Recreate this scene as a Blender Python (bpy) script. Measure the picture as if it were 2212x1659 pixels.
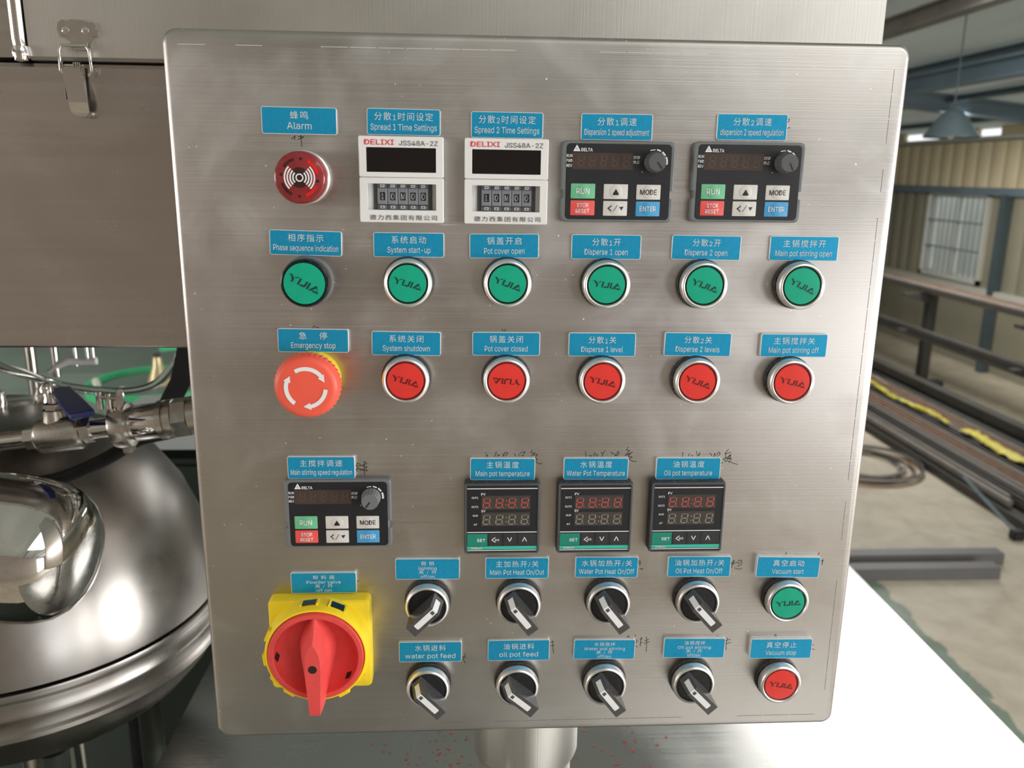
# Factory control cabinet: procedural scene for Blender 4.5
import bpy, bmesh, math, random
from mathutils import Vector, Matrix
random.seed(7)
SC = bpy.context.scene
for o in list(bpy.data.objects): bpy.data.objects.remove(o)
COL = SC.collection
R = math.radians
ZT = 2.525                    # top edge of the control box, metres above the floor

# ------------------------------------------------------------------ camera
cd = bpy.data.cameras.new('camera'); cam = bpy.data.objects.new('camera', cd); COL.objects.link(cam)
cd.sensor_width = 36.0; cd.lens = 29.848
cd.clip_start = 0.01; cd.clip_end = 200
cd.dof.use_dof = True; cd.dof.focus_distance = 0.53; cd.dof.aperture_fstop = 11.0
cx = Vector((0.998423, -0.054557, 0.013222)); cy = Vector((0.000379, 0.242074, 0.970258)); cz = Vector((-0.056135, -0.968723, 0.241713))
m = Matrix((cx, cy, cz)).transposed().to_4x4(); m.translation = Vector((0.16669, -0.50901, 2.45006))
cam.matrix_world = m
SC.camera = cam

# ------------------------------------------------------------------ colour management, sky, lights
SC.view_settings.view_transform = 'Standard'; SC.view_settings.look = 'None'
SC.view_settings.gamma = 1.0; SC.view_settings.exposure = 0.30; SC.view_settings.use_curve_mapping = False
W = bpy.data.worlds.new('overcast_sky'); SC.world = W; W.use_nodes = True
bg = W.node_tree.nodes['Background']; bg.inputs[0].default_value = (0.93, 0.97, 1.0, 1); bg.inputs[1].default_value = 1.1

def area(name, loc, rot, sx, sy, power, col):
    l = bpy.data.lights.new(name, 'AREA'); l.shape = 'RECTANGLE'; l.size = sx; l.size_y = sy
    l.energy = power; l.color = col
    o = bpy.data.objects.new(name, l); COL.objects.link(o); o.location = loc; o.rotation_euler = rot
    return o
# daylight entering by the openings of the hall
area('daylight_side_door', (6.75, -2.6, 1.75), (R(90), 0, R(90)), 4.6, 2.3, 260, (1.0, 0.98, 0.96))
area('daylight_front_door', (5.3, -5.9, 1.6), (R(90), 0, 0), 2.2, 2.6, 50, (0.97, 0.98, 1.0))
area('daylight_left_window', (-7.7, -2.0, 2.4), (R(90), 0, R(-90)), 6.0, 2.0, 230, (1.0, 0.94, 0.88))
area('skylight_front', (2.0, -1.6, 3.42), (0, 0, 0), 2.4, 2.0, 32, (1.0, 0.98, 0.95))
area('skylight_right', (2.5, 2.9, 3.42), (0, 0, 0), 2.2, 2.2, 48, (1.0, 0.99, 0.97))
area('skylight_rear', (4.9, 8.2, 3.12), (0, 0, 0), 1.0, 4.0, 110, (1.0, 0.97, 0.92))
area('skylight_left', (-4.6, 3.0, 4.02), (0, 0, 0), 1.4, 4.0, 110, (1.0, 0.98, 0.94))

# ------------------------------------------------------------------ materials
def nodes(name):
    mt = bpy.data.materials.new(name); mt.use_nodes = True
    nt = mt.node_tree; return mt, nt, nt.nodes['Principled BSDF']
def tex(nt, scale=(1, 1, 1), rot=(0, 0, 0), kind='Object'):
    tc = nt.nodes.new('ShaderNodeTexCoord'); mp = nt.nodes.new('ShaderNodeMapping')
    mp.inputs['Scale'].default_value = scale; mp.inputs['Rotation'].default_value = rot
    nt.links.new(tc.outputs[kind], mp.inputs[0]); return mp.outputs[0]
def noise(nt, vec, scale, detail=3, dist=0.0):
    n = nt.nodes.new('ShaderNodeTexNoise'); n.inputs['Scale'].default_value = scale
    n.inputs['Detail'].default_value = detail; n.inputs['Distortion'].default_value = dist
    nt.links.new(vec, n.inputs['Vector']); return n.outputs[0]
def ramp(nt, fac, stops):
    r = nt.nodes.new('ShaderNodeValToRGB'); e = r.color_ramp.elements
    while len(e) < len(stops): e.new(0.5)
    for i, (p, c) in enumerate(stops):
        e[i].position = p; e[i].color = (c if len(c) == 4 else tuple(c) + (1,)) if isinstance(c, tuple) else (c, c, c, 1)
    nt.links.new(fac, r.inputs[0]); return r.outputs[0]
def mix(nt, fac, a, b, mode='MIX'):
    n = nt.nodes.new('ShaderNodeMix'); n.data_type = 'RGBA'; n.blend_type = mode
    def s(sock, v):
        if isinstance(v, (float, int)): sock.default_value = v if sock.type == 'VALUE' else (v, v, v, 1)
        elif isinstance(v, tuple): sock.default_value = tuple(v) + (1,) if len(v) == 3 else v
        else: nt.links.new(v, sock)
    s(n.inputs[0], fac); s(n.inputs[6], a); s(n.inputs[7], b); return n.outputs[2]
def bump(nt, bs, h, strength, dist=0.001):
    b = nt.nodes.new('ShaderNodeBump'); b.inputs['Strength'].default_value = strength; b.inputs['Distance'].default_value = dist
    nt.links.new(h, b.inputs['Height']); nt.links.new(b.outputs[0], bs.inputs['Normal'])

def srgb(r, g, b):
    f = lambda c: (c / 255 / 12.92) if c / 255 <= 0.04045 else ((c / 255 + 0.055) / 1.055) ** 2.4
    return (f(r), f(g), f(b))
def plain(name, col, rough=0.5, metal=0.0, var=0.06, vs=60, bmp=0.0, coat=0.0, spec=0.5, dust=0.0):
    mt, nt, bs = nodes(name)
    v = tex(nt); n = noise(nt, v, vs, 3)
    lo = tuple(c * (1 - var) for c in col); hi = tuple(min(1, c * (1 + var)) for c in col)
    c = ramp(nt, n, [(0.3, lo), (0.7, hi)])
    if dust:
        d = ramp(nt, noise(nt, v, 1400, 2), [(0.62, 0.0), (0.74, dust)])
        c = mix(nt, d, c, (0.55, 0.52, 0.47))
    nt.links.new(c, bs.inputs['Base Color'])
    bs.inputs['Roughness'].default_value = rough; bs.inputs['Metallic'].default_value = metal
    bs.inputs['Coat Weight'].default_value = coat; bs.inputs['Specular IOR Level'].default_value = spec
    if bmp: bump(nt, bs, noise(nt, v, vs * 8, 2), bmp, 0.0004)
    return mt

def brushed(name, col, rough=(0.28, 0.42), grain=(6, 6, 900), aniso=0.6, smear=7.0, tint=0.10, bmp=0.12, scratches=False, uvtan=False, flecks=0.0, dent=0.0):
    mt, nt, bs = nodes(name)
    v = tex(nt); g = tex(nt, grain)
    ng = noise(nt, g, 1.0, 4); sm = noise(nt, v, smear, 4, 0.8)
    lo = tuple(c * (1 - tint) for c in col); hi = tuple(min(1, c * (1 + tint)) for c in col)
    c = mix(nt, 0.5, ramp(nt, sm, [(0.3, lo), (0.7, hi)]), ramp(nt, ng, [(0.25, lo), (0.75, hi)]))
    rg = mix(nt, 0.35, ramp(nt, sm, [(0.32, rough[0]), (0.68, rough[1])]), ramp(nt, ng, [(0.3, rough[0]), (0.7, rough[1])]))
    if scratches:
        tot = None
        for ang, sc, th in ((28, 1.0, 0.735), (-12, 1.3, 0.75), (70, 1.2, 0.765)):
            q = tex(nt, (14 * sc, 14 * sc, 620 * sc), (0, R(ang), 0))
            s = ramp(nt, noise(nt, q, 1.0, 2), [(th, 0.0), (th + 0.015, 1.0)])
            mk = ramp(nt, noise(nt, v, 17 * sc, 1), [(0.52, 0.0), (0.62, 0.7)])
            s = mix(nt, 1.0, s, mk, 'MULTIPLY')
            tot = s if tot is None else mix(nt, 1.0, tot, s, 'LIGHTEN')
        sp = ramp(nt, noise(nt, v, 420, 1), [(0.755, 0.0), (0.78, 0.8)])
        tot = mix(nt, 1.0, tot, sp, 'LIGHTEN')
        c = mix(nt, tot, c, (0.95, 0.94, 0.92)); rg = mix(nt, tot, rg, 0.75)
    if uvtan:
        hz = ramp(nt, noise(nt, v, 13, 5, 1.6), [(0.50, 0.0), (0.75, 0.40)])
        c = mix(nt, hz, c, (0.66, 0.66, 0.67)); rg = mix(nt, hz, rg, 0.50)
        dk = ramp(nt, noise(nt, v, 21, 2, 0.3), [(0.64, 0.0), (0.76, 0.22)])
        c = mix(nt, dk, c, (0.30, 0.27, 0.24))
    if flecks:
        fk = ramp(nt, noise(nt, v, 150, 3), [(0.66, 0.0), (0.70, flecks)])
        c = mix(nt, fk, c, (0.5, 0.12, 0.1))
    nt.links.new(c, bs.inputs['Base Color']); nt.links.new(rg, bs.inputs['Roughness'])
    bs.inputs['Metallic'].default_value = 1.0
    if aniso:
        bs.inputs['Anisotropic'].default_value = aniso
        if uvtan:
            t = nt.nodes.new('ShaderNodeTangent'); t.direction_type = 'UV_MAP'; t.uv_map = 'UVMap'
            nt.links.new(t.outputs[0], bs.inputs['Tangent'])
    if dent: bump(nt, bs, noise(nt, v, 4.5, 2, 0.4), dent, 0.01)
    elif bmp: bump(nt, bs, ng, bmp, 0.0003)
    return mt

def glass(name, col, rough=0.02, ior=1.45, trans=1.0, alpha=1.0):
    mt, nt, bs = nodes(name)
    n = noise(nt, tex(nt), 8, 2)
    nt.links.new(ramp(nt, n, [(0.3, tuple(c * 0.97 for c in col)), (0.7, col)]), bs.inputs['Base Color'])
    bs.inputs['Roughness'].default_value = rough; bs.inputs['IOR'].default_value = ior
    bs.inputs['Transmission Weight'].default_value = trans; bs.inputs['Alpha'].default_value = alpha
    return mt

MT = dict(
    panel=brushed('brushed_panel_steel', (0.52, 0.497, 0.478), (0.28, 0.42), (5, 5, 1300), 0.5, 9, 0.10, 0.16, True, True),
    body=brushed('box_body_steel', (0.62, 0.60, 0.57), (0.25, 0.35), (5, 5, 900), 0.0, 8, 0.06, 0.08),
    lid=brushed('vertical_brushed_steel', (0.68, 0.66, 0.63), (0.34, 0.46), (900, 4, 4), 0.0, 6, 0.10, 0.25),
    shell=brushed('dull_polished_steel', (0.53, 0.49, 0.465), (0.18, 0.34), (4, 4, 160), 0.0, 7, 0.05, 0.0, dent=0.35),
    table=brushed('worn_table_steel', (0.56, 0.55, 0.53), (0.18, 0.34), (4, 300, 4), 0.0, 7, 0.06, 0.0),
    polish=brushed('mirror_polished_steel', (0.74, 0.72, 0.70), (0.03, 0.07), (20, 20, 20), 0.0, 5, 0.03, 0.0),
    vessel=brushed('vessel_steel', (0.35, 0.33, 0.31), (0.22, 0.38), (30, 30, 30), 0.0, 6, 0.12, 0.02),
    cast=brushed('cast_steel', (0.62, 0.59, 0.55), (0.20, 0.34), (120, 120, 120), 0.0, 40, 0.10, 0.15),
    chrome=brushed('satin_chrome', (0.90, 0.89, 0.88), (0.30, 0.40), (200, 200, 200), 0.0, 60, 0.03, 0.03),
    black=plain('black_plastic', (0.012, 0.012, 0.014), 0.38, 0, 0.2, 200, 0.05, dust=0.10),
    blackmat=plain('black_membrane', (0.013, 0.014, 0.018), 0.42, 0, 0.15, 90, 0.04, dust=0.05),
    gloss=plain('glossy_black', (0.008, 0.006, 0.006), 0.06, 0, 0.1, 50),
    dusty=plain('dusty_black_plastic', (0.028, 0.030, 0.034), 0.55, 0, 0.3, 300, 0.1, dust=0.55),
    greyp=plain('grey_plastic', srgb(112, 115, 117), 0.45, 0, 0.05, 80, 0.05, dust=0.08),
    dgrey=plain('dark_grey_plastic', (0.075, 0.078, 0.082), 0.42, 0, 0.1, 150, 0.05, dust=0.12),
    handlem=plain('handle_charcoal', (0.062, 0.062, 0.065), 0.22, 0, 0.15, 300, 0.05, spec=1.0, dust=0.25),
    knobg=plain('knob_grey', (0.10, 0.10, 0.105), 0.5, 0, 0.1, 150),
    thumb=plain('thumbwheel_grey', srgb(128, 132, 140), 0.45, 0, 0.08, 150),
    thumbl=plain('thumbwheel_light_grey', srgb(190, 190, 186), 0.5, 0, 0.05, 150),
    white=plain('white_plastic', (0.83, 0.83, 0.83), 0.35, 0, 0.02, 30),
    ink_white=plain('white_print', (0.86, 0.87, 0.88), 0.5, 0, 0.02, 90),
    ink_black=plain('black_print', (0.012, 0.012, 0.012), 0.5, 0, 0.1, 90),
    ink_marker=plain('marker_ink', (0.025, 0.022, 0.016), 0.6, 0, 0.3, 400),
    ink_grey=plain('grey_print', srgb(112, 114, 116), 0.5, 0, 0.05, 90),
    ink_red=plain('red_print', srgb(236, 62, 78), 0.5, 0, 0.03, 90),
    ink_logo_g=plain('dark_green_print', (0.008, 0.055, 0.045), 0.35, 0, 0.1, 90),
    ink_logo_r=plain('dark_red_print', (0.14, 0.012, 0.012), 0.35, 0, 0.1, 90),
    ink_silver=plain('silver_print', srgb(208, 224, 232), 0.4, 0.1, 0.04, 300),
    plate=plain('blue_anodised_face', (0.013, 0.365, 0.66), 0.32, 0.40, 0.06, 500, 0.02, dust=0.03),
    plate_edge=plain('nameplate_bare_edge', (0.80, 0.80, 0.79), 0.4, 0.3, 0.04, 300),
    green=plain('green_lens', (0.003, 0.41, 0.25), 0.25, 0, 0.04, 120, coat=0.15),
    redc=plain('red_lens', (0.80, 0.045, 0.035), 0.25, 0, 0.04, 120, coat=0.15),
    stop=plain('emergency_red', (0.92, 0.12, 0.075), 0.42, 0, 0.03, 90),
    yellow=plain('signal_yellow', (0.95, 0.71, 0.018), 0.42, 0, 0.04, 60, 0.02),
    dialred=plain('dial_red', (0.78, 0.075, 0.07), 0.48, 0, 0.05, 200, 0.06),
    dialhole=plain('dark_hole', (0.02, 0.006, 0.004), 0.7, 0, 0.2, 200),
    buzz=plain('translucent_red', (0.26, 0.020, 0.024), 0.22, 0, 0.12, 100, coat=0.5),
    buzzd=plain('dark_core', (0.045, 0.012, 0.012), 0.35, 0, 0.2, 100),
    buzzb=plain('bright_red_glow', (0.75, 0.02, 0.015), 0.25, 0, 0.1, 100),
    kgreen=plain('key_green', srgb(110, 190, 145), 0.45, 0, 0.03, 90),
    kred=plain('key_red', srgb(232, 88, 82), 0.45, 0, 0.03, 90),
    kblue=plain('key_blue', srgb(70, 160, 215), 0.45, 0, 0.03, 90),
    kwhite=plain('key_white', srgb(214, 211, 208), 0.45, 0, 0.02, 90),
    dispb=plain('unlit_display_brown', srgb(72, 60, 55), 0.3, 0, 0.08, 90),
    segd=plain('unlit_segment', srgb(92, 76, 70), 0.4, 0, 0.05, 90),
    dispg=plain('unlit_display_grey', srgb(70, 66, 62), 0.25, 0, 0.06, 90),
    segr=plain('red_segment', srgb(206, 84, 84), 0.4, 0, 0.12, 400),
    segw=plain('grey_segment', srgb(150, 143, 133), 0.4, 0, 0.12, 400),
    teal=plain('teal_band', srgb(60, 190, 165), 0.4, 0, 0.03, 90),
    dteal=plain('dark_teal_key', srgb(8, 118, 100), 0.4, 0, 0.05, 90),
    stripe=plain('key_stripe', srgb(98, 100, 110), 0.4, 0, 0.05, 90),
    rubber=plain('black_rubber', (0.014, 0.014, 0.015), 0.55, 0, 0.2, 80),
    blue=plain('blue_vinyl', srgb(34, 44, 118), 0.30, 0, 0.08, 100, coat=0.3),
    cream=plain('cream_wall_sheet', srgb(205, 192, 160), 0.5, 0, 0.06, 2.0),
    cream2=plain('grey_wall_sheet', srgb(140, 136, 118), 0.55, 0, 0.06, 2.0),
    steelp=plain('blue_grey_paint', srgb(104, 120, 130), 0.5, 0, 0.08, 3.0),
    darksteel=plain('dark_mill_steel', srgb(66, 64, 61), 0.6, 0.0, 0.15, 6.0),
    midsteel=plain('grey_mill_steel', srgb(134, 128, 122), 0.5, 0.1, 0.15, 5.0),
    tubem=plain('painted_grey_tube', srgb(96, 94, 94), 0.5, 0, 0.08, 4.0),
    shade_leg=plain('shade_and_leg_green', srgb(44, 52, 44), 0.5, 0, 0.1, 6.0),  # dark fill for shaded gaps, also on the vessel legs
    rust=plain('rusty_steel', srgb(142, 112, 90), 0.65, 0.0, 0.2, 8.0),
    roofm=plain('roof_sheet', srgb(205, 208, 202), 0.6, 0, 0.06, 1.5),
    wallm=plain('hall_wall_paint', srgb(158, 148, 140), 0.7, 0, 0.08, 1.0),
    wframe=plain('window_frame_white', srgb(196, 196, 188), 0.5, 0, 0.03, 9.0),
    lamp=plain('lamp_enamel', srgb(72, 86, 90), 0.45, 0, 0.06, 9.0),
    outw=plain('outside_white_sheet', srgb(235, 238, 236), 0.5, 0, 0.02, 3.0),
    outb=plain('outside_blue_sheet', srgb(90, 120, 180), 0.5, 0, 0.02, 3.0),
    gpaint=plain('machine_green', srgb(66, 190, 130), 0.4, 0, 0.05, 9.0),
    brass=plain('brass_cone', srgb(205, 190, 150), 0.3, 0.5, 0.06, 60),
    whiteb=plain('white_knob', srgb(225, 222, 205), 0.4, 0, 0.03, 60),
    wsheet=plain('pale_worktop', srgb(190, 195, 192), 0.5, 0, 0.03, 9.0),
    yfilm=plain('yellow_film', srgb(200, 188, 80), 0.5, 0, 0.12, 30),
    greenmach=plain('grey_green_paint', srgb(108, 122, 112), 0.55, 0, 0.08, 3),
)
MT['clear'] = glass('clear_tube', (0.97, 0.98, 0.98), 0.03, 1.35)
MT['pane'] = glass('window_glass', (0.97, 0.99, 0.99), 0.0, 1.02)
MT['smoke'] = glass('inspection_window', (0.55, 0.42, 0.38), 0.08, 1.3)

def floor_mat():
    mt, nt, bs = nodes('factory_floor')
    v = tex(nt)
    n1 = noise(nt, v, 0.9, 5, 1.0); n2 = noise(nt, v, 6.0, 4, 0.6)
    con = mix(nt, 0.5, ramp(nt, n1, [(0.3, srgb(158, 146, 128)), (0.7, srgb(196, 188, 168))]),
              ramp(nt, n2, [(0.3, srgb(150, 138, 122)), (0.7, srgb(190, 182, 164))]))
    grn = ramp(nt, n2, [(0.3, srgb(92, 108, 94)), (0.7, srgb(112, 128, 112))])
    sep = nt.nodes.new('ShaderNodeSeparateXYZ'); tc = nt.nodes.new('ShaderNodeTexCoord')
    nt.links.new(tc.outputs['Object'], sep.inputs[0])
    mp = nt.nodes.new('ShaderNodeMath'); mp.operation = 'MULTIPLY_ADD'; mp.inputs[1].default_value = 0.14
    nt.links.new(n2, mp.inputs[0]); nt.links.new(sep.outputs[0], mp.inputs[2])
    lt = nt.nodes.new('ShaderNodeMath'); lt.operation = 'LESS_THAN'; lt.inputs[1].default_value = 2.80
    nt.links.new(mp.outputs[0], lt.inputs[0])
    gy = nt.nodes.new('ShaderNodeMath'); gy.operation = 'GREATER_THAN'; gy.inputs[1].default_value = 0.4
    nt.links.new(sep.outputs[1], gy.inputs[0])
    an = nt.nodes.new('ShaderNodeMath'); an.operation = 'MULTIPLY'
    nt.links.new(lt.outputs[0], an.inputs[0]); nt.links.new(gy.outputs[0], an.inputs[1])
    nt.links.new(mix(nt, an.outputs[0], con, grn), bs.inputs['Base Color'])
    nt.links.new(ramp(nt, n1, [(0.3, 0.45), (0.7, 0.7)]), bs.inputs['Roughness'])
    return mt
MT['floor'] = floor_mat()
def roof_mat():     # translucency added so the roof underside looks brighter
    mt, nt, bs = nodes('translucent_roof_sheet')
    v = tex(nt, (1.3, 0.2, 1)); c = ramp(nt, noise(nt, v, 2.0, 2), [(0.3, srgb(196, 200, 196)), (0.7, srgb(214, 217, 212))])
    nt.links.new(c, bs.inputs['Base Color']); bs.inputs['Roughness'].default_value = 0.6
    t = nt.nodes.new('ShaderNodeBsdfTranslucent'); nt.links.new(c, t.inputs[0])
    m_ = nt.nodes.new('ShaderNodeMixShader'); m_.inputs[0].default_value = 0.38
    nt.links.new(bs.outputs[0], m_.inputs[1]); nt.links.new(t.outputs[0], m_.inputs[2])
    nt.links.new(m_.outputs[0], nt.nodes['Material Output'].inputs['Surface'])
    return mt
MT['roofm'] = roof_mat()

# ------------------------------------------------------------------ mesh building
class MB:
    """collects geometry; device coordinates are millimetres: x right, y up, z towards the viewer"""
    def __init__(s): s.v = []; s.f = []
    def add(s, vs, fs, M=None):
        b = len(s.v)
        s.v += [tuple(M @ Vector(p)) for p in vs] if M is not None else [tuple(p) for p in vs]
        s.f += [tuple(b + i for i in f) for f in fs]; return s
    def box(s, c, d, M=None, bev=0.0):
        x, y, z = c; a, b, e = d[0] / 2, d[1] / 2, d[2] / 2
        if bev:
            bm = bmesh.new(); bmesh.ops.create_cube(bm, size=1)
            for q in bm.verts: q.co = Vector((q.co.x * d[0], q.co.y * d[1], q.co.z * d[2]))
            bmesh.ops.bevel(bm, geom=bm.edges[:], offset=bev, segments=2, affect='EDGES')
            bm.verts.index_update()
            vs = [(q.co.x + x, q.co.y + y, q.co.z + z) for q in bm.verts]; fs = [[q.index for q in f.verts] for f in bm.faces]
            bm.free(); return s.add(vs, fs, M)
        vs = [(x + i * a, y + j * b, z + k * e) for i in (-1, 1) for j in (-1, 1) for k in (-1, 1)]
        return s.add(vs, [(0, 1, 3, 2), (4, 6, 7, 5), (0, 4, 5, 1), (2, 3, 7, 6), (0, 2, 6, 4), (1, 5, 7, 3)], M)
    def loft(s, loops, cap0=True, cap1=True, closed=False, M=None):
        n = len(loops[0]); vs = [p for l in loops for p in l]; fs = []
        k = len(loops)
        for i in range(k if closed else k - 1):
            j = (i + 1) % k
            for a in range(n):
                b = (a + 1) % n; fs.append((i * n + a, i * n + b, j * n + b, j * n + a))
        if cap0 and not closed: fs.append(tuple(range(n - 1, -1, -1)))
        if cap1 and not closed: fs.append(tuple((k - 1) * n + a for a in range(n)))
        return s.add(vs, fs, M)
    def rr(s, w, h, r, prof, c=(0, 0), n=5, cap0=True, cap1=True, closed=False, M=None):
        loops = []
        for ins, z in prof:
            ww, hh, q = w / 2 - ins, h / 2 - ins, max(r - ins, 0.05)
            loops.append([(c[0] + sx * (ww - q) + q * math.cos(t), c[1] + sy * (hh - q) + q * math.sin(t), z)
                          for sx, sy, t0 in ((1, 1, 0), (-1, 1, 90), (-1, -1, 180), (1, -1, 270))
                          for t in [R(t0 + 90 * i / n) for i in range(n + 1)]])
        return s.loft(loops, cap0, cap1, closed, M)
    def prism(s, poly, z0, z1, M=None):
        return s.loft([[(x, y, z0) for x, y in poly], [(x, y, z1) for x, y in poly]], M=M)
    def lathe(s, prof, n=48, c=(0, 0), M=None, a0=0):
        rings = []
        vs = []; fs = []; idx = []
        for r, z in prof:
            if r < 1e-6: idx.append([len(vs)] * n); vs.append((c[0], c[1], z))
            else:
                b = len(vs); idx.append([b + i for i in range(n)])
                vs += [(c[0] + r * math.cos(a0 + 2 * math.pi * i / n), c[1] + r * math.sin(a0 + 2 * math.pi * i / n), z) for i in range(n)]
        for k in range(len(prof) - 1):
            p, q = idx[k], idx[k + 1]
            for i in range(n):
                j = (i + 1) % n
                f = []
                for t in (p[i], p[j], q[j], q[i]):
                    if t not in f: f.append(t)
                if len(f) > 2: fs.append(tuple(f))
        return s.add(vs, fs, M)
    def tube(s, pts, r, n=12, M=None, caps=True):
        P = [Vector(p) for p in pts]; rad = r if isinstance(r, (list, tuple)) else [r] * len(P)
        up = Vector((0, 0, 1)); loops = []; prev = None
        for i, p in enumerate(P):
            t = (P[min(i + 1, len(P) - 1)] - P[max(i - 1, 0)]).normalized()
            if prev is None: a = up.cross(t) if abs(t.dot(up)) < 0.95 else Vector((1, 0, 0)).cross(t)
            else: a = prev - t * prev.dot(t)
            a.normalize(); prev = a; b = t.cross(a)
            loops.append([tuple(p + a * rad[i] * math.cos(u) + b * rad[i] * math.sin(u)) for u in [2 * math.pi * k / n for k in range(n)]])
        return s.loft(loops, caps, caps, M=M)
    def ribbon(s, pts, w, z, M=None):
        for (x0, y0), (x1, y1) in zip(pts, pts[1:]):
            d = math.hypot(x1 - x0, y1 - y0) or 1e-6; nx, ny = -(y1 - y0) / d * w / 2, (x1 - x0) / d * w / 2
            ex, ey = (x1 - x0) / d * w * 0.3, (y1 - y0) / d * w * 0.3
            s.add([(x0 + nx - ex, y0 + ny - ey, z), (x0 - nx - ex, y0 - ny - ey, z), (x1 - nx + ex, y1 - ny + ey, z), (x1 + nx + ex, y1 + ny + ey, z)], [(0, 1, 2, 3)], M)
        return s
    def poly(s, pts, z, M=None): return s.add([(x, y, z) for x, y in pts], [tuple(range(len(pts)))], M)
    def rect(s, x0, y0, x1, y1, z, M=None): return s.poly([(x0, y0), (x1, y0), (x1, y1), (x0, y1)], z, M)
    def arc(s, c, r0, r1, a0, a1, z, n=14, M=None, z1=None):
        a = [R(a0 + (a1 - a0) * i / n) for i in range(n + 1)]
        p = [(c[0] + r1 * math.cos(t), c[1] + r1 * math.sin(t)) for t in a] + [(c[0] + r0 * math.cos(t), c[1] + r0 * math.sin(t)) for t in reversed(a)]
        k = 2 * (n + 1)
        if z1 is not None:
            vs = [(x, y, z) for x, y in p] + [(x, y, z1) for x, y in p]
            fs = [(i, i + 1, 2 * n - i, 2 * n + 1 - i) for i in range(n)] + [tuple(q + k for q in (i, i + 1, 2 * n - i, 2 * n + 1 - i)) for i in range(n)]
            fs += [(i, (i + 1) % k, (i + 1) % k + k, i + k) for i in range(k)]
            return s.add(vs, fs, M)
        return s.add([(x, y, z) for x, y in p], [(i, i + 1, 2 * n - i, 2 * n + 1 - i) for i in range(n)], M)
    def mesh(s, name, mat, dev=False, ang=38):
        me = bpy.data.meshes.new(name)
        vs = [(x * 0.001, -z * 0.001, y * 0.001) for x, y, z in s.v] if dev else s.v
        me.from_pydata(vs, [], s.f)
        flat = any(k in name for k in ('letter', 'print', 'digit', 'marks', 'logo', 'writing', 'stripes', 'emblem', 'scribe', 'index', 'insert'))
        if flat:        # flat print keeps its own facets
            me.materials.append(MT[mat] if isinstance(mat, str) else mat); me.update(); return me
        bm = bmesh.new(); bm.from_mesh(me); bmesh.ops.recalc_face_normals(bm, faces=bm.faces); bm.to_mesh(me); bm.free()
        me.materials.append(MT[mat] if isinstance(mat, str) else mat)
        me.polygons.foreach_set('use_smooth', [True] * len(me.polygons))
        me.set_sharp_from_angle(angle=R(ang)); me.update()
        return me

def put(name, me, parent=None, loc=None):
    o = bpy.data.objects.new(name, me); COL.objects.link(o)
    if parent: o.parent = parent
    if loc: o.location = loc
    return o
def obj(name, mb, mat, parent=None, dev=False, ang=38, label=None):
    o = put(name, mb.mesh(name, mat, dev, ang), parent)
    if label: o['label'] = label
    return o
def tag(o, label, cat, group=None):
    o['label'] = label; o['category'] = cat
    if group: o['group'] = group
    return o
def thing(name, label, cat, loc=(0, 0, 0), rot=0.0, group=None):
    o = bpy.data.objects.new(name, None); o.empty_display_size = 0.02; COL.objects.link(o)
    o.location = loc; o.rotation_euler = (0, -R(rot), 0); return tag(o, label, cat, group)
def struct(name, mb, mat, parent=None, ang=30):
    o = obj(name, mb, mat, parent, False, ang)
    if not parent: o['kind'] = 'structure'
    return o
CACHE = {}
def cached(key, build, name, mat, dev=True, ang=38):
    if key not in CACHE: CACHE[key] = build().mesh(name, mat, dev, ang)
    return CACHE[key]
def at(u, v, h=0.0): return (u * 0.001, -h * 0.001, ZT - v * 0.001)

# ---- lettering: glyph outlines of Blender's own built-in font
_T = {}
SANS = None
try:    # the interface font that ships inside Blender; the built-in outline font is used where it is missing
    import os
    SANS = bpy.data.fonts.load(os.path.join(bpy.utils.system_resource('DATAFILES'), 'fonts', 'Inter.woff2'))
except Exception: SANS = None
def has_cjk(t): return any(ord(ch) > 0x2e80 for ch in t)
def unstack(vs, fs):
    """some glyphs are drawn with overlapping strokes: triangles that overlap go on separate layers"""
    def hit(a, b):
        for T in (a, b):
            for i in range(3):
                (x0, y0), (x1, y1) = T[i], T[(i + 1) % 3]; nx, ny = y0 - y1, x1 - x0
                pa = [nx * x + ny * y for x, y in a]; pb = [nx * x + ny * y for x, y in b]
                if max(pa) <= min(pb) or max(pb) <= min(pa): return False
        return True
    layers = []; out_v = []; out_f = []; ids = {}
    for f in fs:
        P = [vs[i] for i in f]; cx_, cy_ = sum(p[0] for p in P) / 3, sum(p[1] for p in P) / 3
        T = [(cx_ + (x - cx_) * 0.93, cy_ + (y - cy_) * 0.93) for x, y in P]
        x0, x1, y0, y1 = min(p[0] for p in T), max(p[0] for p in T), min(p[1] for p in T), max(p[1] for p in T)
        for n, L in enumerate(layers):
            if not any(q[0] < x1 and q[1] > x0 and q[2] < y1 and q[3] > y0 and hit(T, q[4]) for q in L): break
        else: n = len(layers); layers.append([])
        layers[n].append((x0, x1, y0, y1, T)); g = []
        for i in f:
            if (i, n) not in ids: ids[(i, n)] = len(out_v); out_v.append((vs[i][0], vs[i][1], n))
            g.append(ids[(i, n)])
        out_f.append(tuple(g))
    return out_v, out_f
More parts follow.
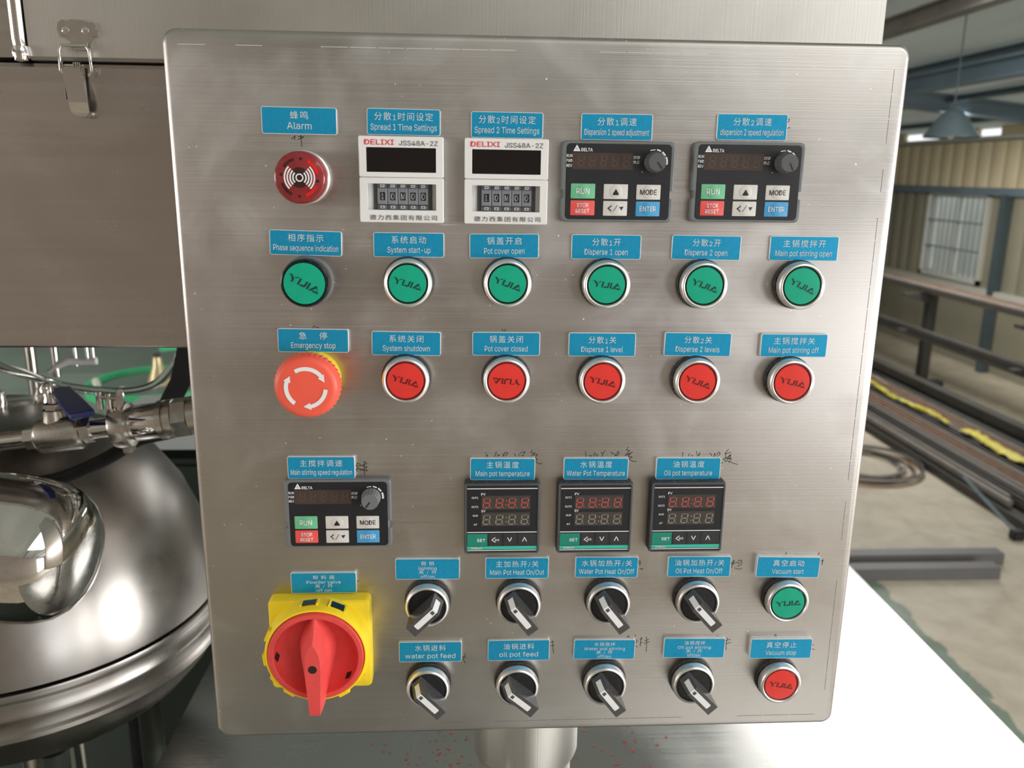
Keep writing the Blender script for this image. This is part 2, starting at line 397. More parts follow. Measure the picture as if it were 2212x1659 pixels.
def glyphs(t, bold=0.0):
    if has_cjk(t) and len(t) > 1:       # one character after another
        vs, fs, x = [], [], 0.0
        for ch in t:
            if ch == ' ': x += 0.32; continue
            v, f = glyphs(ch)
            k = 1.0 if has_cjk(ch) else 1.18
            x0, x1 = min(p[0] for p in v), max(p[0] for p in v); y0 = min(p[1] for p in v)
            adv = 1.12 if has_cjk(ch) else (x1 - x0) * k + 0.20
            ox = x + (0.0 if has_cjk(ch) else 0.04 - x0 * k)
            b = len(vs); vs += [(px * k + ox, py * k if k == 1 else (py - y0) * k - 0.06, lay) for px, py, lay in v]; fs += [tuple(b + i for i in q) for q in f]; x += adv
        return vs, fs
    k = t
    if k not in _T:
        c = bpy.data.curves.new('tmp', 'FONT'); c.body = t; c.resolution_u = 3
        if SANS and not has_cjk(t): c.font = SANS; c.size = 1.0
        o = bpy.data.objects.new('tmp', c); COL.objects.link(o)
        bpy.context.view_layer.update()
        me = o.evaluated_get(bpy.context.evaluated_depsgraph_get()).to_mesh()
        vs = [(p.co.x, p.co.y) for p in me.vertices]; fs = [tuple(p.vertices) for p in me.polygons]
        o.evaluated_get(bpy.context.evaluated_depsgraph_get()).to_mesh_clear()
        bpy.data.objects.remove(o); bpy.data.curves.remove(c); _T[k] = unstack(vs, fs)
    return _T[k]
def text(mb, t, cx_, base, w, cap, z, bold=0.0, rot=0.0, ref='H'):
    """text centred on cx_, baseline at base, squeezed to width w, cap height cap"""
    vs, fs = glyphs(t); rv = glyphs(ref)[0]
    y0, y1 = min(p[1] for p in rv), max(p[1] for p in rv)
    x0, x1 = min(p[0] for p in vs), max(p[0] for p in vs)
    sx, sy = w / (x1 - x0), cap / (y1 - y0); c, s = math.cos(R(rot)), math.sin(R(rot))
    out = []
    for x, y, lay in vs:
        X, Y = (x - (x0 + x1) / 2) * sx, (y - y0) * sy
        out.append((cx_ + X * c - Y * s, base + X * s + Y * c, z + 0.012 * lay))
    mb.add(out, fs)
    if bold:        # heavier stroke: the same outline laid down again with tiny sideways steps
        d = bold * 0.55 * cap
        for i, (ax_, ay_) in enumerate(((d, 0), (-d, 0), (0, d), (0, -d))):
            mb.add([(x + ax_, y + ay_, q + 0.03 * (i + 1)) for x, y, q in out], fs)
    return mb
def has_cjk(t): return any(ord(ch) > 0x2e80 for ch in t)

# ================================================================== HALL (setting)
def zr(x): return 3.12 + 0.10 * (6.97 - x)
struct('floor', MB().box((0, 6, -0.1), (16.6, 26, 0.2)), 'floor')
# right wall with a window hole, a strip of daylight under the eave and a wide side door nearer the viewer
wr = MB()
XW = 7.05
def wseg(y0, y1, z0, z1): wr.box((XW, (y0 + y1) / 2, (z0 + z1) / 2), (0.14, y1 - y0, z1 - z0))
wseg(-6.6, -5.0, 0, 2.94); wseg(-5.0, -0.2, 2.9, 2.94); wseg(-0.2, 10.35, 0, 2.94); wseg(11.85, 19, 0, 2.94)
wseg(10.35, 11.85, 0, 1.085); wseg(10.35, 11.85, 2.28, 2.94)
wall_r = struct('wall_right', wr, 'cream2')
def sheet(name, y0, w, z0, z1, mat):
    d = 0.022
    mb = MB().loft([[(6.975, y, z), (6.975 - d * k, y + e, z), (6.975 - d * k, y + w - e, z), (6.975, y + w, z)] for z in (z0, z1)
                    for y, e, k in ((y0, w * 0.12, 1),)])
    obj(name, mb, mat, wall_r)
y = 8.4
while y < 16.0:
    sheet('upper_wall_sheet', y, 0.29, 2.34, 2.92, 'cream')
    if not (10.2 < y + 0.29 and y < 11.9): sheet('lower_wall_sheet', y, 0.29, 0.9, 2.24, 'cream2')
    y += 0.30
obj('girt', MB().box((6.94, 8.5, 2.29), (0.08, 18, 0.09)), 'steelp', wall_r)
obj('ledge', MB().box((6.93, 8.5, 1.02), (0.10, 18, 0.07)), 'wframe', wall_r)
for k, yy in enumerate((9.95, 14.6)):
    obj('wall_column', MB().box((6.91, yy, 1.13), (0.10, 0.11, 2.26)), 'lamp', wall_r)
struct('wall_back', MB().box((-0.6, 19, 2.4), (15.4, 0.2, 4.8)), 'wallm')
struct('wall_left', MB().box((-8.2, 6, 2.4), (0.2, 26, 4.8)), 'wallm')
wf = MB()
for x0, x1, z0, z1 in ((-8.2, 4.1, 0, 4.8), (6.5, 7.1, 0, 3.4), (4.1, 6.5, 3.0, 3.4)): wf.box(((x0 + x1) / 2, -6.3, (z0 + z1) / 2), (x1 - x0, 0.2, z1 - z0))
struct('wall_front', wf, 'wallm')
cl = MB(); th = 0.08
cl.add([(x, y, zr(x) + dz) for y in (-6.6, 19.2) for x in (-8.3, 7.2) for dz in (0, th)], [(0, 1, 3, 2), (4, 6, 7, 5), (0, 4, 5, 1), (2, 3, 7, 6), (0, 2, 6, 4), (1, 5, 7, 3)])
ceil = struct('ceiling', cl, 'roofm')
eb = MB()
for y0, y1 in ((-6.5, 10.45), (10.95, 11.9), (12.9, 19)): eb.box((7.05, (y0 + y1) / 2, 3.08), (0.05, y1 - y0, 0.2))
obj('eave_board', eb, 'cream', wall_r)
# window_1
win = MB()
for y0, y1, z0, z1 in ((10.35, 11.85, 1.08, 1.14), (10.35, 11.85, 2.22, 2.285), (10.35, 10.41, 1.08, 2.28), (11.79, 11.85, 1.08, 2.28)):
    win.box((7.02, (y0 + y1) / 2, (z0 + z1) / 2), (0.17, y1 - y0, z1 - z0))
w1 = struct('window_1', win, 'wframe')
for y0 in (10.42, 11.11):
    obj('sash', MB().box((7.02, y0 + 0.015, 1.68), (0.03, 0.03, 1.08)).box((7.02, y0 + 0.655, 1.68), (0.03, 0.03, 1.08)).box((7.02, y0 + 0.335, 1.15), (0.03, 0.66, 0.03)).box((7.02, y0 + 0.335, 2.21), (0.03, 0.66, 0.03)), 'wframe', w1)
    obj('pane', MB().box((7.02, y0 + 0.335, 1.68), (0.004, 0.6, 1.02)), 'pane', w1)
for i in range(11): obj('grille_bar', MB().tube([(6.95, 10.47 + i * 0.128, 1.14), (6.95, 10.47 + i * 0.128, 2.22)], 0.007, 6), 'steelp', w1)
for z in (1.5, 1.87): obj('grille_rail', MB().box((6.955, 11.1, z), (0.012, 1.4, 0.022)), 'steelp', w1)
# purlins, rafter and crane beams
def ibeam(mb, a, b, w, h):
    a, b = Vector(a), Vector(b); d = (b - a).normalized(); s = d.cross(Vector((0, 0, 1))).normalized(); u = s.cross(d)
    M = Matrix((s, u, d)).transposed().to_4x4(); M.translation = a; L = (b - a).length
    for c, q in (((0, h / 2, L / 2), (w, h * 0.14, L)), ((0, -h / 2, L / 2), (w, h * 0.14, L)), ((0, 0, L / 2), (w * 0.18, h, L))): mb.box(c, q, M)
    return mb
for i, yy in enumerate((3.6, 8.5, 13.4)):
    struct('trim_%d' % (i + 1), ibeam(MB(), (6.9, yy, zr(6.9) - 0.10), (-8.0, yy, zr(-8.0) - 0.10), 0.12, 0.16), 'steelp')
k = 4
for xx, dz, m_, h in ((6.3, 0.03, 'steelp', 0.05), (5.2, 0.03, 'steelp', 0.05), (4.1, 0.03, 'steelp', 0.05), (2.85, 0.12, 'midsteel', 0.09), (1.2, 0.03, 'steelp', 0.05), (-1.5, 0.03, 'steelp', 0.05)):
    struct('trim_%d' % k, ibeam(MB(), (xx, -6.0, zr(xx) - dz - h / 2), (xx, 18.8, zr(xx) - dz - h / 2), 0.10, h), m_); k += 1
struct('trim_%d' % k, ibeam(MB(), (3.18, 3.2, 3.055), (3.18, 8.5, 3.055), 0.09, 0.10), 'steelp'); k += 1
struct('trim_%d' % k, MB().box((7.05, 6, 2.97), (0.16, 25, 0.05)), 'wframe'); k += 1
# brace plate where the crane beam hangs from the rafter
struct('trim_%d' % k, MB().box((3.18, 8.42, 3.28), (0.5, 0.03, 0.36)), 'steelp')
# outside screen seen through the window
osr = thing('outdoor_screen', 'white corrugated sheet fence with a blue strip, outside the window', 'fence', (8.4, 11.9, 0))
for i in range(22):
    obj('fence_sheet', MB().box((0, -1.6 + i * 0.2, 1.35), (0.04 + 0.03 * (i % 2), 0.19, 2.7)), 'outb' if i == 20 else 'outw', osr)
obj('fence_rail', MB().box((0.06, 0.4, 1.3), (0.05, 4.4, 0.06)), 'outw', osr)

# pendant lamp
pl = thing('pendant_lamp', 'blue-grey bell-shaped pendant lamp hanging under the roof beams', 'lamp', (3.0, 4.5, 2.68))
obj('lamp_shade', MB().lathe([(0.150, 0.0), (0.150, 0.012), (0.135, 0.03), (0.10, 0.085), (0.055, 0.14), (0.035, 0.155), (0.0, 0.158), (0.03, 0.150), (0.095, 0.08), (0.145, 0.0)], 32), 'lamp', pl)
obj('hook', MB().tube([(0.018 * math.cos(t), 0, 0.175 + 0.018 * math.sin(t)) for t in [2 * math.pi * i / 12 for i in range(13)]], 0.004, 6), 'lamp', pl)
obj('chain', MB().tube([(0, 0, 0.19), (0, 0, zr(3.0) - 2.68)], 0.004, 6), 'lamp', pl)
obj('bulb', MB().lathe([(0, -0.01), (0.03, 0.01), (0.035, 0.04), (0.02, 0.08), (0.0, 0.1)], 16), 'whiteb', pl)

# cantilever racks of steel stock along the right wall
rk = thing('cantilever_rack', 'long dark steel cantilever rack standing below the window', 'rack', (5.5, 9.0, 0))
for yy in (-4.2, -1.9, 0.25, 2.5, 4.9):
    obj('upright', MB().box((0.22, yy, 0.58), (0.10, 0.12, 1.08)).box((0.22, yy, 0.03), (0.5, 0.14, 0.06)), 'darksteel', rk)
    for z in (0.66, 1.09):
        obj('arm', MB().prism([(-0.14, z), (0.2, z - 0.09), (0.2, z + 0.035), (-0.14, z + 0.035)], yy - 0.05, yy + 0.05, Matrix(((1, 0, 0, 0), (0, 0, 1, 0), (0, 1, 0, 0), (0, 0, 0, 1)))), 'darksteel', rk)
obj('top_rail', MB().box((0.2, 0.6, 1.15), (0.10, 10.6, 0.045)), 'midsteel', rk)
obj('middle_rail', MB().box((0.0, 0.6, 0.715), (0.10, 10.6, 0.045)).box((-0.02, 0.6, 0.66), (0.05, 10.6, 0.07)), 'darksteel', rk)
obj('base_rail', MB().box((-0.18, 0.6, 0.20), (0.12, 10.6, 0.08)).box((-0.18, 0.6, 0.06), (0.16, 10.6, 0.10)), 'darksteel', rk)
ORD = 'first second third fourth fifth sixth seventh eighth ninth tenth eleventh twelfth thirteenth'.split()
rng = random.Random(3)
cols = ['darksteel', 'midsteel', 'rust', 'midsteel', 'darksteel', 'rust', 'midsteel']
for i in range(6):
    x = 5.56 + i * 0.055; z = 1.20 if i % 2 else 1.196
    o = obj('rack_bar', MB().box((x, 8.6 + rng.uniform(-.5, .5), z), (0.04, 7.0 + rng.uniform(-1, 1), 0.035)), cols[i % 7])
    tag(o, 'dull steel bar on the top level of the rack, %s from the aisle' % ORD[i], 'steel bar', 'bars on the top level of the rack')
for i in range(26):
    row = i // 13; x = 4.18 + (i % 13) * 0.078 + rng.uniform(-0.005, 0.005) + row * 0.03
    z = 0.045 + row * 0.075; L = rng.uniform(4.2, 6.2); yc = 6.9 + rng.uniform(-0.5, 0.6); a = rng.uniform(-0.0015, 0.0015)
    mt = cols[i % 7]; r = 0.028
    mb = MB()
    if i % 3 == 0: mb.box((0, 0, 0), (0.058, L, 0.055))
    elif i % 3 == 1:
        mb.tube([(0, -L / 2, 0), (0, L / 2, 0)], r, 10)
    else:
        mb.box((0, 0, -0.022), (0.06, L, 0.012)).box((-0.025, 0, 0), (0.01, L, 0.055)).box((0.025, 0, 0), (0.01, L, 0.055))
    kind = ('square_tube', 'round_tube', 'steel_channel')[i % 3]
    o = obj(kind, mb, mt); o.location = (x, yc, z); o.rotation_euler = (0, 0, a)
    tag(o, '%s steel %s, %s from the left in the %s layer of the floor pile' % ({'darksteel': 'dark', 'midsteel': 'grey', 'rust': 'rust-brown'}[mt], kind.replace('_', ' ').replace('steel ', ''), ORD[i % 13], ('bottom', 'top')[row]), 'steel stock',
        '%s %ss in the floor pile' % ({'darksteel': 'dark', 'midsteel': 'grey', 'rust': 'rust-brown'}[mt], kind.replace('_', ' ')))
for i in range(16):
    x = 4.22 + i * 0.058; L = rng.uniform(3.6, 4.4); yc = 6.95 + rng.uniform(-0.3, 0.3); mt = cols[(i * 3 + 1) % 7]
    o = obj('thin_rod', MB().tube([(0, -L / 2, 0), (0, L / 2, 0)], 0.012, 8), mt); o.location = (x, yc, 0.160)
    tag(o, '%s thin rod on top of the floor pile, %s counted from the aisle' % ({'darksteel': 'dark', 'midsteel': 'grey', 'rust': 'rust-brown'}[mt], (ORD + ['fourteenth', 'fifteenth', 'sixteenth'])[i]), 'steel rod', 'thin rods on the floor pile')
def film(name, label, x, y, L, w, z, seed):
    g = random.Random(seed); mb = MB(); n = 26; loops = []
    vs = []; fs = []
    for i in range(n + 1):
        t = i / n
        for j in range(5):
            vs.append((x + (j - 2) / 4 * w * (0.6 + 0.5 * g.random()) + 0.03 * math.sin(t * 9), y + (t - .5) * L, z + 0.03 * g.random() + 0.012 * (2 - abs(j - 2))))
    for i in range(n):
        for j in range(4): fs.append((i * 5 + j, i * 5 + j + 1, i * 5 + j + 6, i * 5 + j + 5))
    o = obj(name, mb.add(vs, fs), 'yfilm', None, False, 80); m = o.modifiers.new('thick', 'SOLIDIFY'); m.thickness = 0.004
    return tag(o, label, 'film')
film('yellow_film', 'wide crumpled yellow film on the nearer part of the steel pile', 4.78, 6.1, 1.3, 0.16, 0.182, 5)
film('yellow_film', 'narrow strip of yellow film further back on the steel pile', 4.74, 7.9, 1.9, 0.06, 0.182, 9)
# coil of wire
wc = thing('wire_coil', 'grey-brown coil of wire lying on the concrete left of the steel pile', 'wire coil', (3.62, 6.35, 0))
for i in range(9):
    r = 0.33 + 0.022 * i + rng.uniform(-.01, .01); z = 0.012 + 0.011 * (i % 4)
    dx, dy = rng.uniform(-.05, .05), rng.uniform(-.04, .04)
    obj('strand', MB().tube([(dx + r * math.cos(t), dy + r * math.sin(t), z + 0.008 * math.sin(3 * t + i)) for t in [2 * math.pi * q / 40 for q in range(41)]], 0.009, 6), ('midsteel', 'darksteel', 'rust')[i % 3], wc)
# two dark tubes on the floor
for n_, (x0, x1, yy, lab) in enumerate(((1.6, 3.69, 4.46, 'dark rectangular steel tube on the floor, the farther of the pair'), (1.5, 3.54, 4.26, 'dark rectangular steel tube on the floor, the nearer of the pair'))):
    mb = MB(); mb.box(((x0 + x1) / 2, yy, 0.04), (x1 - x0, 0.10, 0.08), bev=0.004)
    o = obj('rectangular_tube', mb, 'tubem'); tag(o, lab, 'steel tube', 'pair of dark tubes on the floor')
rd = thing('prop_rod', 'thin blue-grey rod with a black rubber foot leaning at the steel pile', 'rod', (4.03, 4.80, 0))
obj('rod', MB().tube([(-0.01, 0.0, 0.05), (-0.16, 0.45, 0.30)], 0.012, 8), 'steelp', rd)
obj('rubber_foot', MB().box((0, 0, 0.035), (0.09, 0.07, 0.07), bev=0.01), 'rubber', rd)

# ================================================================== far machines seen under the housing, left
tt = thing('filling_turntable', 'round turntable with a bright green rim behind the mixing vessel', 'turntable', (-1.12, 3.05, -0.02))
obj('rim', MB().lathe([(0.27, 1.555), (0.285, 1.56), (0.285, 1.600), (0.27, 1.605), (0.255, 1.60), (0.255, 1.575)], 64), 'gpaint', tt)
obj('disc', MB().lathe([(0, 1.56), (0.262, 1.56), (0.262, 1.582), (0, 1.582)], 64), 'greenmach', tt)
obj('centre_cone', MB().lathe([(0.05, 1.582), (0.045, 1.60), (0.022, 1.66), (0.018, 1.70), (0.0, 1.70)], 24), 'brass', tt)
obj('cone_cap', MB().lathe([(0.014, 1.70), (0.014, 1.715), (0, 1.715)], 16), 'darksteel', tt)
obj('pedestal', MB().lathe([(0.22, 0.0), (0.22, 0.1), (0.12, 0.2), (0.12, 1.45), (0.2, 1.56)], 32), 'greenmach', tt)
for a in (200, 215, 255, 330, 20):
    kb = obj('knob', MB().lathe([(0.0, 1.60), (0.012, 1.602), (0.016, 1.612), (0.010, 1.626), (0, 1.63)], 12, (0.24 * math.cos(R(a)), 0.24 * math.sin(R(a)))), 'whiteb', tt)
gr = thing('green_guide_rail', 'straight bright green guide rail rising behind the turntable', 'rail', (-1.0, 3.45, 0))
obj('rail', MB().box((0.25, 0.25, 1.62), (0.9, 0.035, 0.05), Matrix.Rotation(R(28), 4, 'Z')), 'gpaint', gr)
obj('rail_foot', MB().box((0.55, 0.55, 0.80), (0.05, 0.05, 1.6)), 'greenmach', gr)
mc = thing('green_grey_cabinet', 'grey-green machine cabinet in the blurred left background', 'machine', (-2.2, 5.2, 0))
obj('cabinet_body', MB().box((0, 0, 0.6), (2.4, 0.9, 1.2), bev=0.02), 'greenmach', mc)
obj('cabinet_door', MB().box((-0.5, -0.46, 0.6), (0.8, 0.03, 1.0), bev=0.01).box((0.5, -0.46, 0.6), (0.8, 0.03, 1.0), bev=0.01), 'greenmach', mc)
dm = thing('dark_motor', 'dark upright motor with a pale pipe, left background under the housing', 'motor', (-1.55, 2.4, 0))
obj('motor_body', MB().lathe([(0.0, 1.35), (0.06, 1.35), (0.06, 1.62), (0.045, 1.66), (0.045, 1.75), (0, 1.75)], 24), 'rubber', dm)
obj('motor_post', MB().tube([(0, 0, 0), (0, 0, 1.36)], 0.03, 12), 'greenmach', dm)
ws = thing('pale_worktop_table', 'pale worktop edge between the vessel and the control box', 'table', (-0.33, 0.95, 0))
obj('worktop', MB().box((0.01, 0.0, 2.02), (0.24, 0.24, 0.03), bev=0.004), 'wsheet', ws)
obj('dark_void_block', MB().box((0.01, 0.0, 1.68), (0.21, 0.20, 0.60), bev=0.01), 'shade_leg', ws)  # added dark block fills the shaded void below the worktop
for x, y in ((-0.09, -0.08), (0.11, -0.08), (-0.09, 0.08), (0.11, 0.08)): obj('leg', MB().box((x, y, 1.6625), (0.03, 0.03, 0.685)), 'rubber', ws)

# ================================================================== work deck below the control box
dk = thing('steel_deck_table', 'bright stainless steel deck the control box column stands on', 'table', (0.333, 0.55, 0))
obj('deck_top', MB().box((0, 0, 1.765), (1.05, 2.1, 0.02), bev=0.003), 'table', dk)
obj('skirt', MB().box((0, 0, 1.70), (1.02, 2.06, 0.11)), 'shell', dk)
for x, y in ((-0.46, -0.95), (0.46, -0.95), (-0.46, 0.95), (0.46, 0.95)): obj('leg', MB().box((x, y, 0.825), (0.06, 0.06, 1.65)), 'shell', dk)
g = random.Random(11); fk = MB()  # small red flecks at random in two patches
for i in range(170):
    if i < 110: x, y = g.gauss(-0.17, 0.055), g.uniform(-0.22, -0.10)
    else: x = g.gauss(0.0, 0.02) + 0.02; y = g.uniform(-0.24, -0.05); x += (y + 0.2) * 0.4
    s_ = g.uniform(0.0005, 0.0017); a = g.uniform(0, 6)
    fk.add([(x + s_ * math.cos(a + q) * (1 + g.random()), y + s_ * math.sin(a + q) * (1 + g.random()), 1.7755) for q in (0, 1.6, 3.1, 4.6)], [(0, 1, 2, 3)])
fl = obj('red_flecks', fk, plain('pink_flake', srgb(205, 110, 104), 0.6), dk, label='scattered small red flecks'); fl['kind'] = 'stuff'

mbs = thing('shaded_gap_filler', 'added dark green-black plinth in the gap below the mixing vessel', 'block', (-0.49, 0.66, 0))
obj('shade_block', MB().box((0, 0, 0.66), (0.58, 2.0, 1.32), bev=0.01), 'shade_leg', mbs)  # added dark block stands in for the shade beside the deck

# ================================================================== column under the control box
sp = thing('support_column', 'stainless tube column with a screwed sleeve under the control box', 'column', (0.2143, 0.075, 1.776))
obj('inner_tube', MB().lathe([(0.052, 0), (0.052, 0.012), (0.0365, 0.014), (0.0365, 0.262)], 48), 'lid', sp)
obj('sleeve', MB().lathe([(0.0365, 0.236), (0.0405, 0.234), (0.0415, 0.237), (0.0415, 0.299), (0.0365, 0.299)], 64), 'lid', sp)
sc = MB().tube([(-0.017, -0.036, 0.228), (-0.0275, -0.062, 0.218)], [0.004, 0.004], 10)
for i in range(7):
    t = i / 6; p = Vector((-0.021, -0.046, 0.224)).lerp(Vector((-0.0275, -0.062, 0.218)), t); d_ = Vector((-0.4, -1, -0.35)).normalized() * 0.0007
    sc.tube([p - d_, p + d_], 0.0054, 10)
obj('clamp_screw', sc, 'polish', sp)

# ================================================================== machine housing behind the box
hs = thing('machine_housing', 'large stainless steel machine housing behind the control box', 'machine', (0, 0.17, 2.31))
# lower shell: open under edge with a rolled lip
obj('lower_shell', MB().loft([[(-0.9, y, z), (0.487, y, z), (0.487, 0.6, z), (-0.9, 0.6, z)] for y, z in ((0.003, 0.0), (0.0, 0.002), (0.0, 0.2105), (0.003, 0.2135))]), 'shell', hs, label='lower front sheet, darker and less brushed')
obj('lid', MB().loft([[(-0.151, y, z), (0.487, y, z), (0.487, 0.6, z), (-0.151, 0.6, z)] for y, z in ((0.003, 0.2155), (0.0, 0.218), (0.0, 0.50), (0.01, 0.51))]), 'lid', hs, label='vertically brushed upper lid')
obj('side_lid', MB().loft([[(-0.9, y, z), (-0.164, y, z), (-0.164, 0.6, z), (-0.9, 0.6, z)] for y, z in ((0.014, 0.216), (0.01, 0.218), (0.01, 0.50), (0.02, 0.51))]), 'shell', hs)
obj('rolled_edge', MB().tube([(-0.1575, 0.004, 0.222), (-0.1575, 0.002, 0.23), (-0.1570, 0.0, 0.50)], 0.0052, 16), 'polish', hs, label='round polished vertical edge')
obj('edge_stop', MB().lathe([(0, -0.006), (0.005, -0.005), (0.0062, 0.0), (0.005, 0.005), (0, 0.006)], 16, M=Matrix.Translation((-0.1555, -0.002, 0.2195))), 'polish', hs)

hst = thing('housing_stand', 'stainless upright carrying the far left end of the housing', 'stand', (-0.86, 0.47, 0))
obj('upright', MB().box((0, 0, 1.155), (0.07, 0.5, 2.30), bev=0.004), 'shell', hst)
obj('foot_plate', MB().box((0, 0, 0.01), (0.10, 0.6, 0.02)), 'shell', hst)
# toggle latch: millimetres in the plane of the housing
lt_ = thing
kp = MB().prism([(-128.5, 236), (-127.5, 241), (-124, 243.5), (-121.5, 241.5), (-118, 243.5), (-110, 243.2), (-106, 241), (-102.5, 242), (-101, 239.5), (-102, 237.5), (-99, 236), (-100, 232.5), (-104, 232), (-106, 228.5), (-108, 226.5), (-118.5, 226.5), (-120.5, 229), (-124, 231), (-126.5, 231.5)], 0.2, 2.0)
kp.prism([(-119, 227.5), (-107.5, 227.5), (-107.5, 222.5), (-119, 222.5)], 2.0, 3.4)
latch = obj('toggle_latch', kp, 'cast', hs, True, label='sprung toggle latch closing the lid')
for x in (-122.3, -108.3): obj('rivet', MB().lathe([(2.6, 2.0), (2.5, 2.5), (1.5, 2.9), (0, 3.0)], 20, (x, 236)), 'polish', latch, True)
obj('bail', MB().tube([(-124.5, 205.5, 5), (-127, 208, 6), (-127, 222, 5.5), (-125, 225.3, 5), (-108, 225.3, 5), (-105.6, 222, 5.5), (-104.8, 208, 6), (-107.6, 204.5, 5)], 1.15, 10), 'polish', latch, True)
lv = MB()
lv.loft([[(-125.5, 210.5, 7.5), (-112.5, 210.5, 7.5), (-112.5, 210.5, 3.0), (-125.5, 210.5, 3.0)], [(-122.8, 185.8, 9.0), (-109.2, 185.8, 9.0), (-109.2, 185.8, 7.6), (-122.8, 185.8, 7.6)]])
lv.loft([[(-122.8, 185.8, 9.0), (-109.2, 185.8, 9.0), (-109.2, 185.8, 7.6), (-122.8, 185.8, 7.6)], [(-122.6, 179.0, 6.4), (-109.6, 178.8, 6.4), (-109.6, 178.8, 5.0), (-122.6, 179, 5.0)], [(-119.5, 176.2, 5.6), (-112.6, 175.8, 5.6), (-112.6, 175.8, 4.2), (-119.5, 176.2, 4.2)]])
lv.box((-125.0, 199, 5.0), (0.8, 22, 5.0), bev=0.2); lv.box((-111.6, 199, 5.0), (0.8, 22, 5.0), bev=0.2)
lever = obj('latch_lever', lv, 'polish', latch, True, 20)
sp_ = MB()
for x in (-126.0, -124.6, -116.6, -115.2, -113.8, -112.4): sp_.lathe([(1.2, -0.5), (2.5, -0.4), (2.5, 0.4), (1.2, 0.5)], 16, M=Matrix.Translation((x, 211.5, 6.0)) @ Matrix.Rotation(R(90), 4, 'Y'))
sp_.tube([(-126, 211.5, 6), (-110, 211.5, 6)], 0.9, 8)
obj('hinge_spring', sp_, 'polish', latch, True)
obj('catch_knob', MB().lathe([(0, 0), (2.6, 0.2), (2.8, 2.2), (1.6, 4.2), (0, 4.6)], 16, (-110.4, 177.5)), 'cast', latch, True)

# ================================================================== mixing vessel
mv = thing('mixing_vessel', 'large polished domed mixing vessel at lower left beside the deck', 'vessel', (-0.352, 0.44, 0))
obj('dome', MB().lathe([(0.2165, 1.957), (0.2160, 1.965), (0.2120, 1.990), (0.2020, 2.030), (0.1840, 2.075), (0.1560, 2.118), (0.1180, 2.150), (0.0700, 2.170), (0.0, 2.176)], 96), 'vessel', mv, ang=60)
obj('clamp_ring', MB().lathe([(0.214, 1.945), (0.2195, 1.946), (0.2205, 1.950), (0.2195, 1.954), (0.214, 1.955)], 96), 'vessel', mv)
obj('jacket', MB().lathe([(0.214, 1.945), (0.2165, 1.942), (0.2165, 1.932), (0.2180, 1.929), (0.2180, 1.925), (0.2165, 1.922), (0.2165, 1.911), (0.2195, 1.908), (0.2195, 1.903), (0.214, 1.898)], 96), 'vessel', mv)
obj('bottom_dish', MB().lathe([(0.214, 1.898), (0.204, 1.880), (0.182, 1.855), (0.145, 1.830), (0.09, 1.812), (0.0, 1.805)], 96), 'vessel', mv, ang=60)
obj('drain_pipe', MB().tube([(0, 0, 1.81), (0, 0, 1.40)], 0.03, 20), 'shell', mv)
for a in (60, 180, 300): obj('leg', MB().tube([(0.15 * math.cos(R(a)), 0.15 * math.sin(R(a)), 1.84), (0.15 * math.cos(R(a)), 0.15 * math.sin(R(a)), 1.325)], 0.016, 14), 'shade_leg', mv)
MM = Matrix.Translation((-0.062, 0.10, 2.128 - 0)) @ Matrix.Rotation(R(-8), 4, 'X')
mh = obj('inspection_port', MB().lathe([(0.050, 0.0), (0.050, 0.022), (0.066, 0.024), (0.066, 0.036), (0.050, 0.040), (0.044, 0.036), (0, 0.036)], 48, M=MM), 'cast', mv)
for a in (200, 250, 300, 350): obj('wing_bolt', MB().lathe([(0.008, 0.03), (0.009, 0.045), (0.006, 0.055), (0, 0.058)], 14, (0.06 * math.cos(R(a)), 0.06 * math.sin(R(a))), M=MM), 'polish', mh)
# polished capped cylinder in front of the vessel, fixed to the side of the housing
cp = thing('polished_motor_cover', 'mirror-polished cylinder with domed end in front of the vessel', 'cover', (-0.153, 0.185, 2.122))
MX = Matrix.Rotation(R(9), 4, 'Y') @ Matrix.Rotation(R(90), 4, 'Y')
obj('cover_shell', MB().lathe([(r_ * 0.93, z_) for r_, z_ in ((0.067, -0.30), (0.067, -0.058), (0.0665, -0.050), (0.064, -0.034), (0.0585, -0.021), (0.049, -0.011), (0.036, -0.004), (0.019, -0.0008), (0, 0))], 96, M=MX), 'polish', cp, ang=60)

# ================================================================== pipe run with ball valve and clamp
ax = Vector((0.990, 0.0, 0.142)); MP = Matrix((Vector((0, 1, 0)), Vector((-0.142, 0, 0.990)), ax)).transposed().to_4x4(); MP.translation = (0, 0, 0)
pr = thing('pipe_run', 'steel pipe with a valve and clamp crossing under the housing', 'pipe', (-0.265, 0.27, 2.200))
def L_(prof, n=40): return MB().lathe(prof, n, M=MP)
obj('pipe', L_([(0.0086, -0.10), (0.0086, 0.036)]), 'polish', pr)
obj('pipe', L_([(0.0092, 0.086), (0.0092, 0.108)]), 'polish', pr)
vb = obj('valve_body', MB().lathe([(0.0108, 0.0255), (0.0108, 0.036)], 6, M=MP).lathe([(0.0135, 0.036), (0.0160, 0.038), (0.0168, 0.041), (0.0168, 0.074), (0.0160, 0.0765), (0.0118, 0.077)], 40, M=MP).lathe([(0.0124, 0.077), (0.0124, 0.0865), (0.0093, 0.0865)], 6, M=MP, a0=R(30)), 'cast', pr)
MS = Matrix.Translation((0.0520, 0, 0.0285))
obj('stem', MB().lathe([(0.0115, -0.014), (0.0100, -0.004), (0.0094, 0.002), (0.0094, 0.003)], 24, M=MS).lathe([(0.0082, 0.003), (0.0082, 0.009)], 6, M=MS).lathe([(0.0045, 0.009), (0.0045, 0.0185), (0, 0.0185)], 16, M=MS), 'cast', pr)
